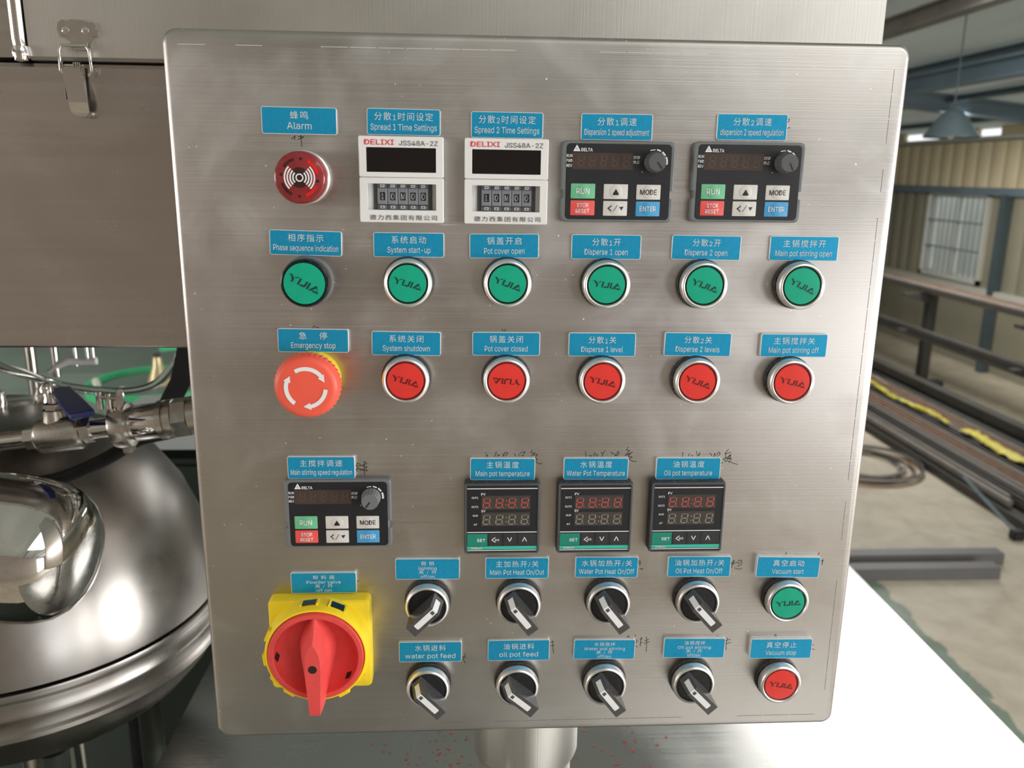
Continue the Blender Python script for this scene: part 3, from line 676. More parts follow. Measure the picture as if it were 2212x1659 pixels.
hd = MB().add([(0.0382, 0.0186, 0.0475), (0.0581, 0.0256, 0.0480), (0.1126, -0.053, 0.0465), (0.0973, -0.0659, 0.0455),
               (0.0382, 0.0186, 0.0440), (0.0581, 0.0256, 0.0445), (0.1126, -0.053, 0.0405), (0.0973, -0.0659, 0.0395)],
              [(0, 1, 2, 3), (7, 6, 5, 4), (0, 4, 5, 1), (1, 5, 6, 2), (2, 6, 7, 3), (3, 7, 4, 0)])
ho = obj('valve_handle', hd, 'blue', pr, label='blue vinyl covered lever'); bv = ho.modifiers.new('round', 'BEVEL'); bv.width = 0.0016; bv.segments = 3
obj('handle_nut', MB().lathe([(0.0065, 0.0475), (0.0065, 0.0525), (0.004, 0.0565), (0, 0.057)], 16, (0.0475, 0.001)), 'polish', pr)
cl_ = obj('pipe_clamp', L_([(0.0150, 0.1065), (0.0205, 0.108), (0.0215, 0.1115), (0.0215, 0.119), (0.0205, 0.1225), (0.0150, 0.124)]).box((0, 0.0235, 0.1150), (0.012, 0.010, 0.009), MP, 0.001).box((0.0, -0.0235, 0.1150), (0.011, 0.006, 0.009), MP, 0.001), 'cast', pr)
obj('wing_nut', MB().lathe([(0, -0.0012), (0.0045, -0.001), (0.0052, 0), (0.0045, 0.001), (0, 0.0012)], 20, M=Matrix.Translation((0.1165, -0.012, 0.0435)) @ Matrix.Rotation(R(15), 4, 'Y') @ Matrix.Diagonal((0.9, 1, 2.2, 1)) @ Matrix.Rotation(R(90), 4, 'X')), 'cast', cl_)
obj('clamp_bolt', MB().tube([(0.101, -0.012, 0.047), (0.115, -0.012, 0.0455)], 0.0024, 10).tube([(0.0995, -0.012, 0.0355), (0.0995, -0.012, 0.0515)], 0.0030, 10).tube([(0.1075, -0.012, 0.0355), (0.1075, -0.012, 0.050)], 0.0026, 10), 'cast', cl_)
obj('wide_pipe', L_([(0.0150, 0.123), (0.0168, 0.126), (0.0168, 0.1495)]), 'polish', pr)
obj('ferrule', L_([(0.0168, 0.1495), (0.0182, 0.150), (0.0182, 0.1555), (0.0160, 0.156), (0.0160, 0.1585), (0.0182, 0.159), (0.0182, 0.164), (0.0160, 0.1645)]), 'cast', pr)
obj('hexagon_union', MB().lathe([(0.0190, 0.1645), (0.0190, 0.178), (0.0160, 0.1785)], 6, M=MP).lathe([(0.0182, 0.179), (0.0182, 0.30)], 32, M=MP), 'cast', pr)
pc2 = obj('pipe_clamp', L_([(0.0135, -0.030), (0.0205, -0.027), (0.0215, -0.022), (0.0205, -0.012), (0.0135, -0.010)]), 'cast', pr)

# hoses, strap, conduit
def hose(name, label, cat, pts, r, mat, n=14):
    P = [Vector(p) for p in pts]; out = []
    for i in range(len(P) - 1):
        a, b, c, d = P[max(i - 1, 0)], P[i], P[i + 1], P[min(i + 2, len(P) - 1)]
        for k in range(6):
            t = k / 6; out.append(0.5 * ((2 * b) + (c - a) * t + (2 * a - 5 * b + 4 * c - d) * t * t + (3 * b - a - 3 * c + d) * t ** 3))
    out.append(P[-1])
    return out
hp = hose('', '', '', [(-0.5, .5, 2.265), (-0.3906, .5, 2.2236), (-0.35, .5, 2.2096), (-0.3148, .5, 2.197), (-0.2782, .5, 2.191), (-0.24, .5, 2.189), (-0.2062, .5, 2.1965), (-0.1826, .5, 2.2182), (-0.1688, .5, 2.2424), (-0.165, .5, 2.308)], 0, '')
ch = thing('clear_hose', 'clear plastic hose curving down under the housing behind the valve', 'hose', (0, 0, 0))
obj('hose_wall', MB().tube(hp, 0.0052, 16), 'clear', ch)
cp_ = hose('', '', '', [(-0.0263, 0.327, 2.2277), (-0.0952, 0.312, 2.205), (-0.1275, 0.312, 2.1955), (-0.1558, 0.312, 2.1885), (-0.1834, 0.312, 2.1717), (-0.2118, 0.312, 2.1574), (-0.2398, 0.312, 2.1472), (-0.2673, 0.312, 2.1426), (-0.2942, 0.312, 2.1408), (-0.3779, 0.312, 2.1625)], 0, '')
dense = []
for a, b in zip(cp_, cp_[1:]):
    for k in range(4): dense.append(a.lerp(b, k / 4))
dense.append(cp_[-1])
o = obj('corrugated_conduit', MB().tube(dense, [0.0062 + (0.0009 if i % 2 else 0) for i in range(len(dense))], 12), 'rubber', ang=80)
tag(o, 'black corrugated conduit running down over the vessel to the left', 'conduit')
o = obj('black_strap', MB().add([(-0.121 + dx, .4 + dy, 2.29) for dx, dy in ((-.012, 0), (.012, 0), (.012, .003), (-.012, .003))] + [(-0.1375 + dx, .4 + dy, 2.23) for dx, dy in ((-.012, 0), (.012, 0), (.012, .003), (-.012, .003))] + [(-0.160 + dx, .4 + dy, 2.19) for dx, dy in ((-.012, 0), (.012, 0), (.012, .003), (-.012, .003))] + [(-0.113 + dx, .4 + dy, 2.312) for dx, dy in ((-.012, 0), (.012, 0), (.012, .003), (-.012, .003))],
      [(0, 1, 5, 4), (4, 5, 9, 8), (3, 7, 6, 2), (7, 11, 10, 6), (0, 4, 7, 3), (4, 8, 11, 7), (1, 2, 6, 5), (5, 6, 10, 9), (8, 9, 10, 11), (12, 13, 1, 0), (15, 3, 2, 14), (12, 0, 3, 15), (13, 14, 2, 1)]), 'rubber')
tag(o, 'flat black strap hanging from the housing beside the control box', 'strap')
sr = thing('stirring_rods', 'row of thin chrome rods with a white yoke under the housing', 'rods', (-0.35, 0.6, 2.19))
for x, z in ((-0.014, -0.006), (0.012, 0.008), (0.027, 0.013), (0.0345, 0.0155)): obj('rod', MB().tube([(x, 0, 0.122), (x, 0, z)], 0.0022 if x > -0.01 else 0.0045, 10), 'polish', sr)
obj('yoke', MB().tube([(-0.024, 0, 0.0), (-0.010, 0, 0.010), (0.004, 0, 0.015), (0.022, 0, 0.013), (0.038, 0, 0.0145)], [0.0035, 0.0055, 0.0055, 0.004, 0.005], 10), 'white', sr)
st = thing('side_post', 'slim beige post at the far left edge under the housing', 'post', (-0.435, 0.68, 1.6))
obj('post_tube', MB().tube([(0, 0, -0.27), (0, 0, 0.707)], 0.0075, 14), 'polish', st)

# ================================================================== CONTROL BOX
BW, BH = 425.0, 448.5
cb = thing('control_box', 'brushed stainless steel control box carrying all the switches and displays', 'control box', at(0, 0))
bx = MB().rr(BW - 1.0, BH - 1.0, 7.0, [(0, -140.0), (0, -8.0)], (BW / 2, -BH / 2))
obj('box_body', bx, 'body', cb, True, 30)
fp = MB().rr(BW, BH, 8.0, [(0.4, -9.0), (0, -8.6), (0, -3.2), (0.25, -2.0), (0.9, -1.0), (1.9, -0.3), (3.2, 0.0)], (BW / 2, -BH / 2), 8, cap0=False)
me = fp.mesh('front_panel', 'panel', True, 24)
uv = me.uv_layers.new(name='UVMap')
for l in me.loops: c = me.vertices[l.vertex_index].co; uv.data[l.index].uv = (c.x * 2, c.z * 2)
put('front_panel', me, cb)
sl = MB(); g = random.Random(4)
def dashed(x0, y0, x1, y1, n):
    for i in range(n):
        if g.random() < 0.22: continue
        a, b = i / n, (i + 0.93) / n
        sl.ribbon([(x0 + (x1 - x0) * a, y0 + (y1 - y0) * a), (x0 + (x1 - x0) * b, y0 + (y1 - y0) * b)], 0.28, 0.04)
dashed(9, -8.6, BW - 9, -7.6, 26)
obj('scribe_line', sl, 'plate_edge', cb, True, label='thin pale scribed line along the top edge')['kind'] = 'stuff'
sl = MB(); dashed(BW - 9.2, -14, BW - 8.0, -BH + 12, 30)
obj('scribe_line', sl, 'ink_grey', cb, True, label='thin dark scribed line along the right edge')['kind'] = 'stuff'
sl = MB(); dashed(150, -BH + 8, BW - 12, -BH + 8, 14)
obj('scribe_line', sl, 'ink_grey', cb, True, label='thin dark scribed line along the bottom edge')['kind'] = 'stuff'
HAND = [[(180.2,246.6),(180.4,247.5)],[(180.2,249),(181.3,248),(181.4,249.3)],[(186.9,245.8),(186.4,247.6),(185.8,249.1)],[(187.2,248),(188.9,248.2),(187.7,249)],[(190.8,247.1),(191.5,248.9)],[(192.3,246.5),(191.5,248.8)],[(192.5,246.4),(194.1,246.8),(192.8,248.7)],[(198,247.6),(198.9,248.1),(199.1,249.1)],[(201.1,247.4),(201.2,249)],[(201.9,247.2),(203.5,246.2),(205,246.1),(204.6,247.2),(203.8,248.8),(202.5,248.4)],[(209.8,245),(208.6,246.6),(210.6,247.2),(211.6,246.6)],[(211,247.3),(208.9,249)],[(210.4,248.4),(212.9,247.8),(211.7,250.2)],[(211.5,251),(213,250.8),(211.7,252.6),(213.7,254.1),(215,254.1),(216.1,254.2)],[(243.5,245.9),(243.9,249.5)],[(245.7,249),(247.4,248.8),(247,249.4)],[(249.5,246.6),(248.8,249.4)],[(249.9,247.9),(251.4,248.5),(250.7,249.4)],[(253.4,246.4),(254.4,247.9)],[(256,245.6),(255,246.8),(254.2,249.4)],[(259.7,246.7),(261.1,247.3),(260.6,248)],[(262,247.5),(262.5,249.1)],[(264.4,246),(265,247.6),(264.1,248.9),(262.8,249),(264.4,246)],[(270.6,243.3),(269.6,245.3),(271.8,245.6),(269.1,248.9)],[(268.7,249.1),(273.7,246.6),(271.6,247.8),(270.6,248.9)],[(272.3,247.8),(271.1,249.8),(273.6,249.8),(271.6,251.4),(273.8,252.8),(276.6,252.9)],[(306.1,246.9),(306.1,249.6)],[(310.5,247.9),(309.9,249.6)],[(311.8,249),(312.8,249.4)],[(314.9,246.2),(315.6,249.2)],[(317.3,246.9),(316.1,249.4),(317.6,248.1)],[(323.4,247.7),(325,248.5),(324.6,249.4)],[(326.9,247.7),(326.2,249.9)],[(326.9,247.7),(327.5,249.7)],[(328.5,249.2),(328.6,247.7),(329.9,247),(330.4,248.1),(329.2,249.9)],[(335.6,245.1),(333.5,248.1),(337.5,247.3)],[(334.1,248.1),(334.1,251.1),(337.4,248.8),(335.6,251.1)],[(337.4,248.8),(337.2,251.1),(335,251.3),(332.6,251.6),(334.7,253.6),(335.9,251.5),(338.1,251.4),(336.1,253.8)],[(336.1,253.8),(337.4,253.6),(339.4,254.5),(342.4,255.4)],[(331.3,254.4),(332.7,254.1)],[(99.8,252.9),(99,254.9),(99.7,255.4),(99.8,256.9),(98.8,257.4),(100,258.8)],[(99.8,252.9),(102,254.4),(101.3,254.9),(99.1,255)],[(98.9,256.7),(101.6,256.5)],[(104,251.8),(103.9,254.4),(104,257.1),(103.7,257.9),(104.1,259.7),(103.9,261.2)],[(104,251.8),(105.6,253.3),(102.5,254.8),(105.8,255.7),(104,256.9),(100.7,257.5),(103.8,257.9),(106,258)],[(105.3,257.1),(105.2,258.4)],[(281.8,321.9),(281.3,323.3),(282.3,325.1),(282.8,322.9),(281.8,321.9)],[(282.1,327.8),(284.3,327.6),(283.4,328.6)],[(343.6,324.9),(345.4,322.4),(343.8,327.9)],[(343.3,325.3),(347.9,323.8)],[(347.8,322.6),(350.4,322.6),(350.6,325.4),(347.8,326.9)],[(349.4,323.8),(348,325),(349.1,324.2)],[(346.1,328.1),(348.7,328.9),(350.9,328.5)],[(276.3,378.1),(277,376.9),(277.8,378.2)],[(282.1,376.2),(281.3,377.6)],[(282.1,379.9),(283.3,380.7),(282.4,382.4)],[(282.1,384.4),(283.5,385.5)],[(285.9,378.1),(285.5,384.9)],[(285.3,380),(286.9,378.8)],[(285.6,382.4),(286.9,382)],[(289.4,377.8),(289.8,381.3),(289.8,389.1)],[(288.1,381.2),(291.2,379.7)],[(288,382.9),(291.8,381.5)],[(345,379.7),(344.6,384),(344.8,389.2)],[(344,381.9),(347.3,380.7)],[(344.2,384.2),(347.7,383.2)],[(338.1,377.7),(337.8,378.7)],[(70.6,56.5),(68.6,58.1)],[(70.6,56.2),(70.2,58.5)],[(72.4,56.7),(75.5,56.9),(72.1,58.3)],[(73.9,56),(74.1,62.2)],[(355.3,42),(356.4,42.9),(355.7,44.5)],[(355.6,47.7),(357.2,47.3)],[(76.9,165.7),(75.8,166.9)],[(77.2,166.7),(79.3,166.9)],[(189.7,167.6),(190.3,168.7)],[(191.9,167.5),(191.1,168.9)],[(165.6,390.1),(167.9,391.1)],[(167.4,387.8),(166,392.1),(167.2,395.1)],[(224.4,380.9),(226.7,380.4)],[(224.2,383.5),(227.2,382.8)],[(225.7,379.4),(226.7,389.2)],[(98.2,333.4),(97.3,334.5)],[(380.3,317.1),(379.5,318.9)],[(402.4,317.7),(401.6,319.7)],[(404,324.2),(405.7,322.8),(405.2,326.6),(405.7,322.8)],[(377.4,379.1),(378.2,377.6),(379.2,379.2)],[(404.1,386.3),(405.8,386.3)],[(404.6,389.4),(406.6,389.7)],[(387.2,318.7),(387.6,318.8)]]
mk = MB()
for s_ in HAND: mk.ribbon([(x, -y) for x, y in s_], 0.42, 0.03)
obj('marker_writing', mk, 'ink_marker', cb, True, label='handwritten black marker notes half hidden by the nameplates')

# ------------------------------------------------------------------ nameplates
# name: (u, v, width, height, tilt, thickness, lines [(text, width)])
NP = [
 ('Alarm', 73.5, 48.1, 42.1, 14.9, -.3, 1.2, [('蜂鸣', 10.1), ('Alarm', 13.8)]),
 ('Spread 1 Time Settings', 132.3, 47.9, 41.7, 14.6, -.4, 1.2, [('分散1时间设定', 33.2), ('Spread 1 Time Settings', 37.6)]),
 ('Spread 2 Time Settings', 191.3, 48.6, 41.4, 14.5, -.3, 1.2, [('分散2时间设定', 32.6), ('Spread 2 Time Settings', 37.2)]),
 ('Dispersion 1 speed adjustment', 254.8, 48.7, 41.6, 14.8, .1, 1.2, [('分散1调速', 22.7), ('Dispersion 1 speed adjustment', 37.6)]),
 ('dispersion 2 speed regulation', 334.3, 47.5, 41.7, 14.9, .3, 1.2, [('分散2调速', 22.6), ('dispersion 2 speed regulation', 37.4)]),
 ('Phase sequence indication', 74.1, 116.6, 41.7, 14.6, -1.3, 1.2, [('相序指示', 20.6), ('Phase sequence indication', 37.6)]),
 ('System start-up', 134.1, 117.2, 41.4, 14.5, -.2, 1.2, [('系统启动', 20.3), ('System start-up', 25.2)]),
 ('Pot cover open', 190.4, 117.3, 41.1, 14.5, .4, 1.2, [('锅盖开启', 20.4), ('Pot cover open', 24.0)]),
 ('Disperse 1 open', 251.4, 117.4, 41.8, 14.7, -.1, 1.2, [('分散1开', 17.0), ('Disperse 1 open', 26.0)]),
 ('Disperse 2 open', 312.0, 117.3, 42.0, 14.7, -.6, 1.2, [('分散2开', 17.0), ('Disperse 2 open', 26.0)]),
 ('Main pot stirring open', 372.0, 117.3, 42.3, 14.9, -.1, 1.2, [('主锅搅拌开', 26.2), ('Main pot stirring open', 35.0)]),
 ('Emergency stop', 76.1, 174.5, 42.0, 14.4, -.6, 2.2, [('急    停', 16.8), ('Emergency stop', 26.4)]),
 ('System shutdown', 131.7, 176.2, 41.5, 14.8, -.8, 2.2, [('系统关闭', 20.6), ('System shutdown', 28.4)]),
 ('Pot cover closed', 192.2, 176.3, 41.2, 14.6, -.2, 2.2, [('锅盖关闭', 20.4), ('Pot cover closed', 26.2)]),
 ('Disperse 1 level', 251.1, 176.6, 41.3, 14.8, -.3, 2.2, [('分散1关', 17.0), ('Disperse 1 level', 25.8)]),
 ('Disperse 2 levels', 310.5, 176.4, 41.6, 14.8, -.8, 2.2, [('分散2关', 17.0), ('Disperse 2 levels', 27.5)]),
 ('Main pot stirring off', 371.1, 176.9, 42.0, 14.7, -.3, 2.2, [('主锅搅拌关', 26.0), ('Main pot stirring off', 31.6)]),
 ('Main stirring speed regulation', 77.6, 255.2, 41.6, 14.8, -.2, 2.2, [('主搅拌调速', 26.2), ('Main stirring speed regulation', 37.8)]),
 ('Main pot temperature', 190.9, 256.9, 41.0, 14.7, -.5, 2.2, [('主锅温度', 20.5), ('Main pot temperature', 34.2)]),
 ('Water Pot Temperature', 250.3, 257.0, 41.3, 14.6, -.4, 2.2, [('水锅温度', 20.4), ('Water Pot Temperature', 37.3)]),
 ('Oil pot temperature', 309.8, 257.2, 41.7, 14.7, -.4, 2.2, [('油锅温度', 20.3), ('Oil pot temperature', 31.0)]),
 ('Powder valve', 76.0, 333.8, 41.8, 14.7, -.2, 2.2, [('粉 料 阀', 13.5), ('Powder valve', 21.9), ('关 / 开', 11.3), ('off /on', 10.0)]),
 ('lighting', 142.9, 325.0, 41.5, 14.7, -.4, 2.2, [('照 明', 8.2), ('lighting', 11.8), ('关 / 开', 11.6), ('off/on', 9.1)]),
 ('Main Pot Heat On/Out', 201.0, 325.1, 41.3, 14.9, -.5, 2.2, [('主加热开/关', 27.8), ('Main Pot Heat On/Out', 35.4)]),
 ('Water Pot Heat On/Off', 259.9, 325.3, 41.5, 14.8, -.9, 2.2, [('水锅加热开/关', 33.2), ('Water Pot Heat On/Off', 36.4)]),
 ('Oil Pot Heat On/Off', 321.5, 325.7, 42.0, 14.8, -.7, 2.2, [('油锅加热开/关', 33.0), ('Oil Pot Heat On/Off', 31.4)]),
 ('Vacuum start', 380.8, 326.1, 42.6, 14.9, -1.4, 3.8, [('真空启动', 21.0), ('Vacuum start', 21.4)]),
 ('water pot feed', 144.1, 385.0, 41.6, 14.9, -.5, 2.2, [('水锅进料', 20.5), ('water pot feed', 33.2)]),
 ('oil pot feed', 203.0, 385.0, 41.4, 15.4, -.2, 2.2, [('油锅进料', 20.5), ('oil pot feed', 26.0)]),
 ('Water pot stirring', 260.8, 385.5, 41.5, 14.8, -1.0, 2.2, [('水锅搅拌', 14.1), ('Water pot stirring', 27.8), ('关 / 开', 11.0), ('off/on', 9.2)]),
 ('Oil pot stirring', 322.1, 385.7, 42.0, 14.9, -1.3, 2.2, [('油锅搅拌', 14.2), ('Oil pot stirring', 22.6), ('关 / 开', 11.0), ('off/on', 9.1)]),
 ('Vacuum stop', 381.5, 386.4, 42.6, 14.9, -.8, 3.8, [('真空停止', 20.9), ('Vacuum stop', 21.2)]),
]
WHERE = {'Spread 1 Time Settings': ', beside the Alarm plate', 'Spread 2 Time Settings': ', between the other timer plate and a keypad plate', 'Disperse 1 open': ', fourth in its row', 'Disperse 2 open': ', fifth in its row'}
for nm, u, v, w, h, rt, t, lines in NP:
    r = thing('nameplate', 'blue nameplate reading "%s"%s' % (nm, WHERE.get(nm, '')), 'nameplate', at(u, v), rt, 'blue nameplates on the control box')
    obj('backing', MB().rr(w, h, 1.3, [(0, 0.0), (0, t - 0.15), (0.12, t)]), 'plate_edge', r, True)
    obj('blue_face', MB().rr(w, h, 1.3, [(0.40, t - 0.1), (0.40, t + 0.05)], n=6), 'plate', r, True)
    mb = MB(); z = t + 0.09
    if len(lines) == 2:
        text(mb, lines[0][0], 0, 0.85, lines[0][1], 4.15, z, 0.004, ref='国')
        text(mb, lines[1][0], 0, -4.55, lines[1][1], 3.35 if nm != 'Alarm' else 3.7, z, 0.016)
    else:
        for (s_, ww), yb in zip(lines, (2.6, -0.35, -3.45, -6.15)):
            if has_cjk(s_): text(mb, s_, 0, yb, ww, 2.7, z, 0.006, ref='国')
            else: text(mb, s_, 0, yb, ww, 2.0, z, 0.018)
    obj('lettering', mb, 'ink_silver', r, True)

# ------------------------------------------------------------------ push buttons
def logo():
    mb = MB()
    def st(pts, w=0.85): mb.ribbon(pts, w, 0)
    mb.poly([(-8.4, 1.75), (-7.1, 1.75), (-5.55, 0.25), (-6.2, -0.35)], 0)
    mb.poly([(-3.0, 1.75), (-4.3, 1.75), (-6.2, 0.0), (-5.5, 0.55)], 0)
    mb.rect(-6.35, -1.8, -5.45, 0.1, 0)
    mb.poly([(-3.1, -1.8), (-2.2, -1.8), (-1.9, 1.75), (-2.8, 1.75)], 0)
    mb.poly([(-1.7, -1.8), (0.4, -1.8), (1.25, -1.2), (1.6, 1.75), (0.7, 1.75), (0.35, -0.75), (0.1, -0.95), (-1.55, -0.95)], 0)
    mb.poly([(1.9, -1.8), (2.8, -1.8), (3.1, 1.75), (2.2, 1.75)], 0)
    mb.poly([(3.2, -1.8), (4.4, -1.8), (6.5, 0.75), (8.4, -1.8), (6.4, 1.75), (5.9, 1.75)], 0)
    mb.poly([(5.0, -1.8), (8.4, -1.8), (7.7, -1.0), (5.5, -1.0)], 0)
    return mb
def bez(): return MB().lathe([(13.4, 4.4), (14.2, 4.6), (14.35, 5.2), (14.35, 8.3), (14.0, 9.6), (13.3, 10.4), (12.6, 10.6), (12.1, 10.3), (11.8, 9.6), (11.7, 8.2)], 72)
def collar(): return MB().lathe([(15.0, 0), (15.0, 2.6), (14.6, 3.0), (13.6, 3.1), (13.6, 5.2)], 64)
def push_button(u, v, colour, label, rot, key):
    r = thing('push_button', label, 'push button', at(u, v), 0, key)
    put('collar', cached('collar', collar, 'collar', 'dusty'), r)
    put('bezel', cached('bezel', bez, 'bezel', 'chrome'), r)
    g_ = colour == 'green'
    put('seal_ring', cached('seal' + colour, lambda: MB().lathe([(11.8, 8.4), (11.7, 9.5), (11.2, 9.75), (10.9, 9.3), (10.9, 8.4)], 64), 'seal_ring', 'gloss' if g_ else plain('dark_red_ring', (0.16, 0.008, 0.01), 0.2)), r)
    cap = put('cap', cached('cap' + colour, lambda: MB().lathe([(10.95, 8.4), (10.95, 9.7), (10.7, 10.0), (7, 10.15), (0, 10.2)], 64), 'cap', 'green' if g_ else 'redc'), r)
    M = Matrix.Rotation(R(rot), 4, 'Z'); M.translation = (0, 0, 10.3)
    lg = logo(); lg.v = [tuple(M @ Vector(p)) for p in lg.v]
    obj('printed_logo', lg, 'ink_logo_g' if g_ else 'ink_logo_r', cap, True)
    return r
G_, R_ = 'green push buttons', 'red push buttons'
for u, v, c, nm, rt in ((133.6, 138.9, 'green', 'System start-up', -16), (192.3, 138.7, 'green', 'Pot cover open', -19), (251.2, 139.0, 'green', 'Disperse 1 open', -8),
                        (310.1, 139.0, 'green', 'Disperse 2 open', -19), (369.6, 139.0, 'green', 'Main pot stirring open', -24), (380.7, 349.0, 'green', 'Vacuum start', 4),
                        (131.3, 197.6, 'red', 'System shutdown', -16), (192.3, 197.8, 'red', 'Pot cover closed', 176), (251.0, 198.1, 'red', 'Disperse 1 level', -12),
                        (309.9, 198.3, 'red', 'Disperse 2 levels', -19), (369.2, 198.5, 'red', 'Main pot stirring off', -13), (381.4, 410.2, 'red', 'Vacuum stop', -9)):
    push_button(u, v, c, '%s push button under the "%s" nameplate%s' % (c, nm, {'Pot cover closed': ', its logo upside down', 'Disperse 1 open': ', fourth in its row', 'Disperse 2 open': ', fifth in its row'}.get(nm, '')), rt, G_ if c == 'green' else R_)
# pilot light
r = thing('pilot_light', 'green pilot light in a glossy black ring under "Phase sequence indication"', 'pilot light', at(74.6, 138.7))
obj('collar', MB().lathe([(15.0, 0), (15.0, 3.0), (14.4, 4.0), (13.4, 4.2)], 64), 'greyp', r, True)
obj('black_ring', MB().lathe([(13.6, 4.0), (13.9, 5.0), (14.1, 11.5), (13.7, 13.6), (12.9, 14.6), (12.3, 14.5), (12.1, 13.6)], 72), 'gloss', r, True)
cp_l = obj('lens', MB().lathe([(12.15, 13.4), (12.1, 14.0), (11.8, 14.4), (7, 14.7), (0, 14.8)], 64), 'green', r, True)
lg = logo(); M = Matrix.Rotation(R(-27), 4, 'Z') @ Matrix.Scale(1.14, 4); M.translation = (0, 0, 14.95); lg.v = [tuple(M @ Vector(p)) for p in lg.v]
obj('printed_logo', lg, 'ink_logo_g', cp_l, True)

# ------------------------------------------------------------------ selector switches
def handle():
    mb = MB(); w = 4.1
    prof = [(11.2, 9.9), (10.9, 12.0), (7.6, 24.3), (-13.2, 24.6), (-13.9, 24.0), (-12.0, 10.4), (-11.2, 9.9)]
    mb.loft([[(s * w, y, z) for y, z in prof] for s in (-1, 1)])
    return mb
def insert():
    mb = MB(); w = 1.95
    mb.add([(-w, 10.25, 14.9), (w, 10.25, 14.9), (w, 7.72, 24.36), (-w, 7.72, 24.36)], [(0, 1, 2, 3)])
    mb.add([(-w, 7.72, 24.36), (w, 7.72, 24.36), (w, 7.4, 24.42), (-w, 7.4, 24.42)], [(0, 1, 2, 3)])
    mb.add([(-w, 7.4, 24.42), (w, 7.4, 24.42), (w, -8.6, 24.68), (1.5, -9.1, 24.68), (-1.5, -9.1, 24.68), (-w, -8.6, 24.68)], [(0, 1, 2, 3, 4, 5)])
    return mb
def selector(u, v, nm, rot):
    r = thing('selector_switch', 'black selector switch under the "%s" nameplate, %s' % (nm, 'pointer turned to upper right' if rot < 0 else 'pointer turned to upper left'), 'selector switch', at(u, v), 0, 'black selector switches')
    put('collar', cached('collar', collar, 'collar', 'dusty'), r)
    put('bezel', cached('bezel', bez, 'bezel', 'chrome'), r)
    k = put('knob', cached('sdisc', lambda: MB().lathe([(11.7, 8.2), (11.6, 9.3), (11.2, 9.3), (11.1, 9.6), (10.8, 9.9), (0, 10.0)], 64), 'knob', 'black'), r)
    h = put('handle', cached('handle', handle, 'handle', 'handlem', ang=25), k)
    i = put('white_insert', cached('insert', insert, 'white_insert', 'ink_white'), k)
    q = put('index_mark', cached('imark', lambda: MB().rect(-1.15, 4.4, 1.15, 6.6, 24.55), 'index_mark', 'dgrey'), k)
    for o in (h, i, q): o.rotation_euler = (0, -R(rot), 0)
for u, v, nm, rt in ((142.7, 348.0, 'lighting', -46), (202.3, 348.3, 'Main Pot Heat On/Out', 38), (261.1, 348.5, 'Water Pot Heat On/Off', 38), (320.5, 348.6, 'Oil Pot Heat On/Off', 42),
                     (142.6, 408.6, 'water pot feed', 44), (202.1, 408.8, 'oil pot feed', 50), (261.3, 408.9, 'Water pot stirring', 38), (321.5, 409.3, 'Oil pot stirring', 44)):
    selector(u, v, nm, rt)

# ------------------------------------------------------------------ buzzer
r = thing('alarm_buzzer', 'round translucent red alarm buzzer with white sound waves', 'buzzer', at(74.6, 79.3))
obj('base_ring', MB().lathe([(15.2, 0), (15.2, 2.2), (14.6, 2.6), (13.8, 2.6)], 64), 'chrome', r, True)
bd = obj('buzzer_body', MB().lathe([(14.1, 2.5), (14.6, 3.0), (14.6, 5.2), (14.3, 5.5), (14.6, 5.8), (14.6, 8.2), (14.3, 8.5), (14.6, 8.8), (14.5, 12.2), (13.9, 13.4), (13.2, 13.9), (0, 14.0)], 72), 'buzz', r, True)
mb = MB().lathe([(5.6, 14.02), (0, 14.02)], 40)
for a0, a1 in ((106, 146), (197, 243)): mb.arc((0, 0), 9.5, 11.0, a0, a1, 14.03)
for a in (84, 171, 268, 350): mb.lathe([(0.85, 14.03), (0, 14.03)], 16, (10.3 * math.cos(R(a)), 10.3 * math.sin(R(a))))
obj('sound_slots', mb, 'buzzd', bd, True)
mb = MB()
for a0, a1 in ((12, 62), (288, 334)): mb.arc((0, 0), 9.2, 11.0, a0, a1, 14.03)
obj('painted_glow', mb, 'buzzb', bd, True)  # inner glow painted as flat bright red arcs; nothing emits
mb = MB().arc((0, 0), 1.55, 2.25, 0, 360, 14.08, 32)
for r_ in (3.2, 4.75, 6.3, 7.85):
    for c in (0, 180): mb.arc((0, 0), r_, r_ + 0.85, c - 46, c + 46, 14.08, 16)
obj('sound_wave_print', mb, 'ink_white', r, True)

# ------------------------------------------------------------------ emergency stop
r = thing('emergency_stop', 'large red mushroom emergency stop with white turning arrows', 'emergency stop', at(74.9, 197.8))
obj('yellow_collar', MB().lathe([(17.0, 0), (17.0, 3.0), (16.4, 8.0), (15.5, 9.0), (12.0, 9.2)], 64), 'yellow', r, True)
obj('neck', MB().lathe([(11.0, 9.0), (11.0, 14.5)], 48), 'stop', r, True)
mb = MB(); n = 320; loops = []
for rr_, z, k in ((10.0, 14.0, 0), (16.8, 14.2, 0), (18.6, 15.0, .3), (19.25, 16.6, 1), (19.4, 18.8, 1), (19.2, 20.6, .7), (18.9, 21.4, 0), (18.5, 23.2, 0), (17.6, 24.7, 0), (16.2, 25.6, 0), (14.6, 25.95, 0), (8, 26.05, 0)):
    loops.append([((rr_ + 0.32 * k * math.cos(40 * t)) * math.cos(t), (rr_ + 0.32 * k * math.cos(40 * t)) * math.sin(t), z) for t in [2 * math.pi * i / n for i in range(n)]])
mb.loft(loops)
hd_ = obj('mushroom_head', mb, 'stop', r, True)
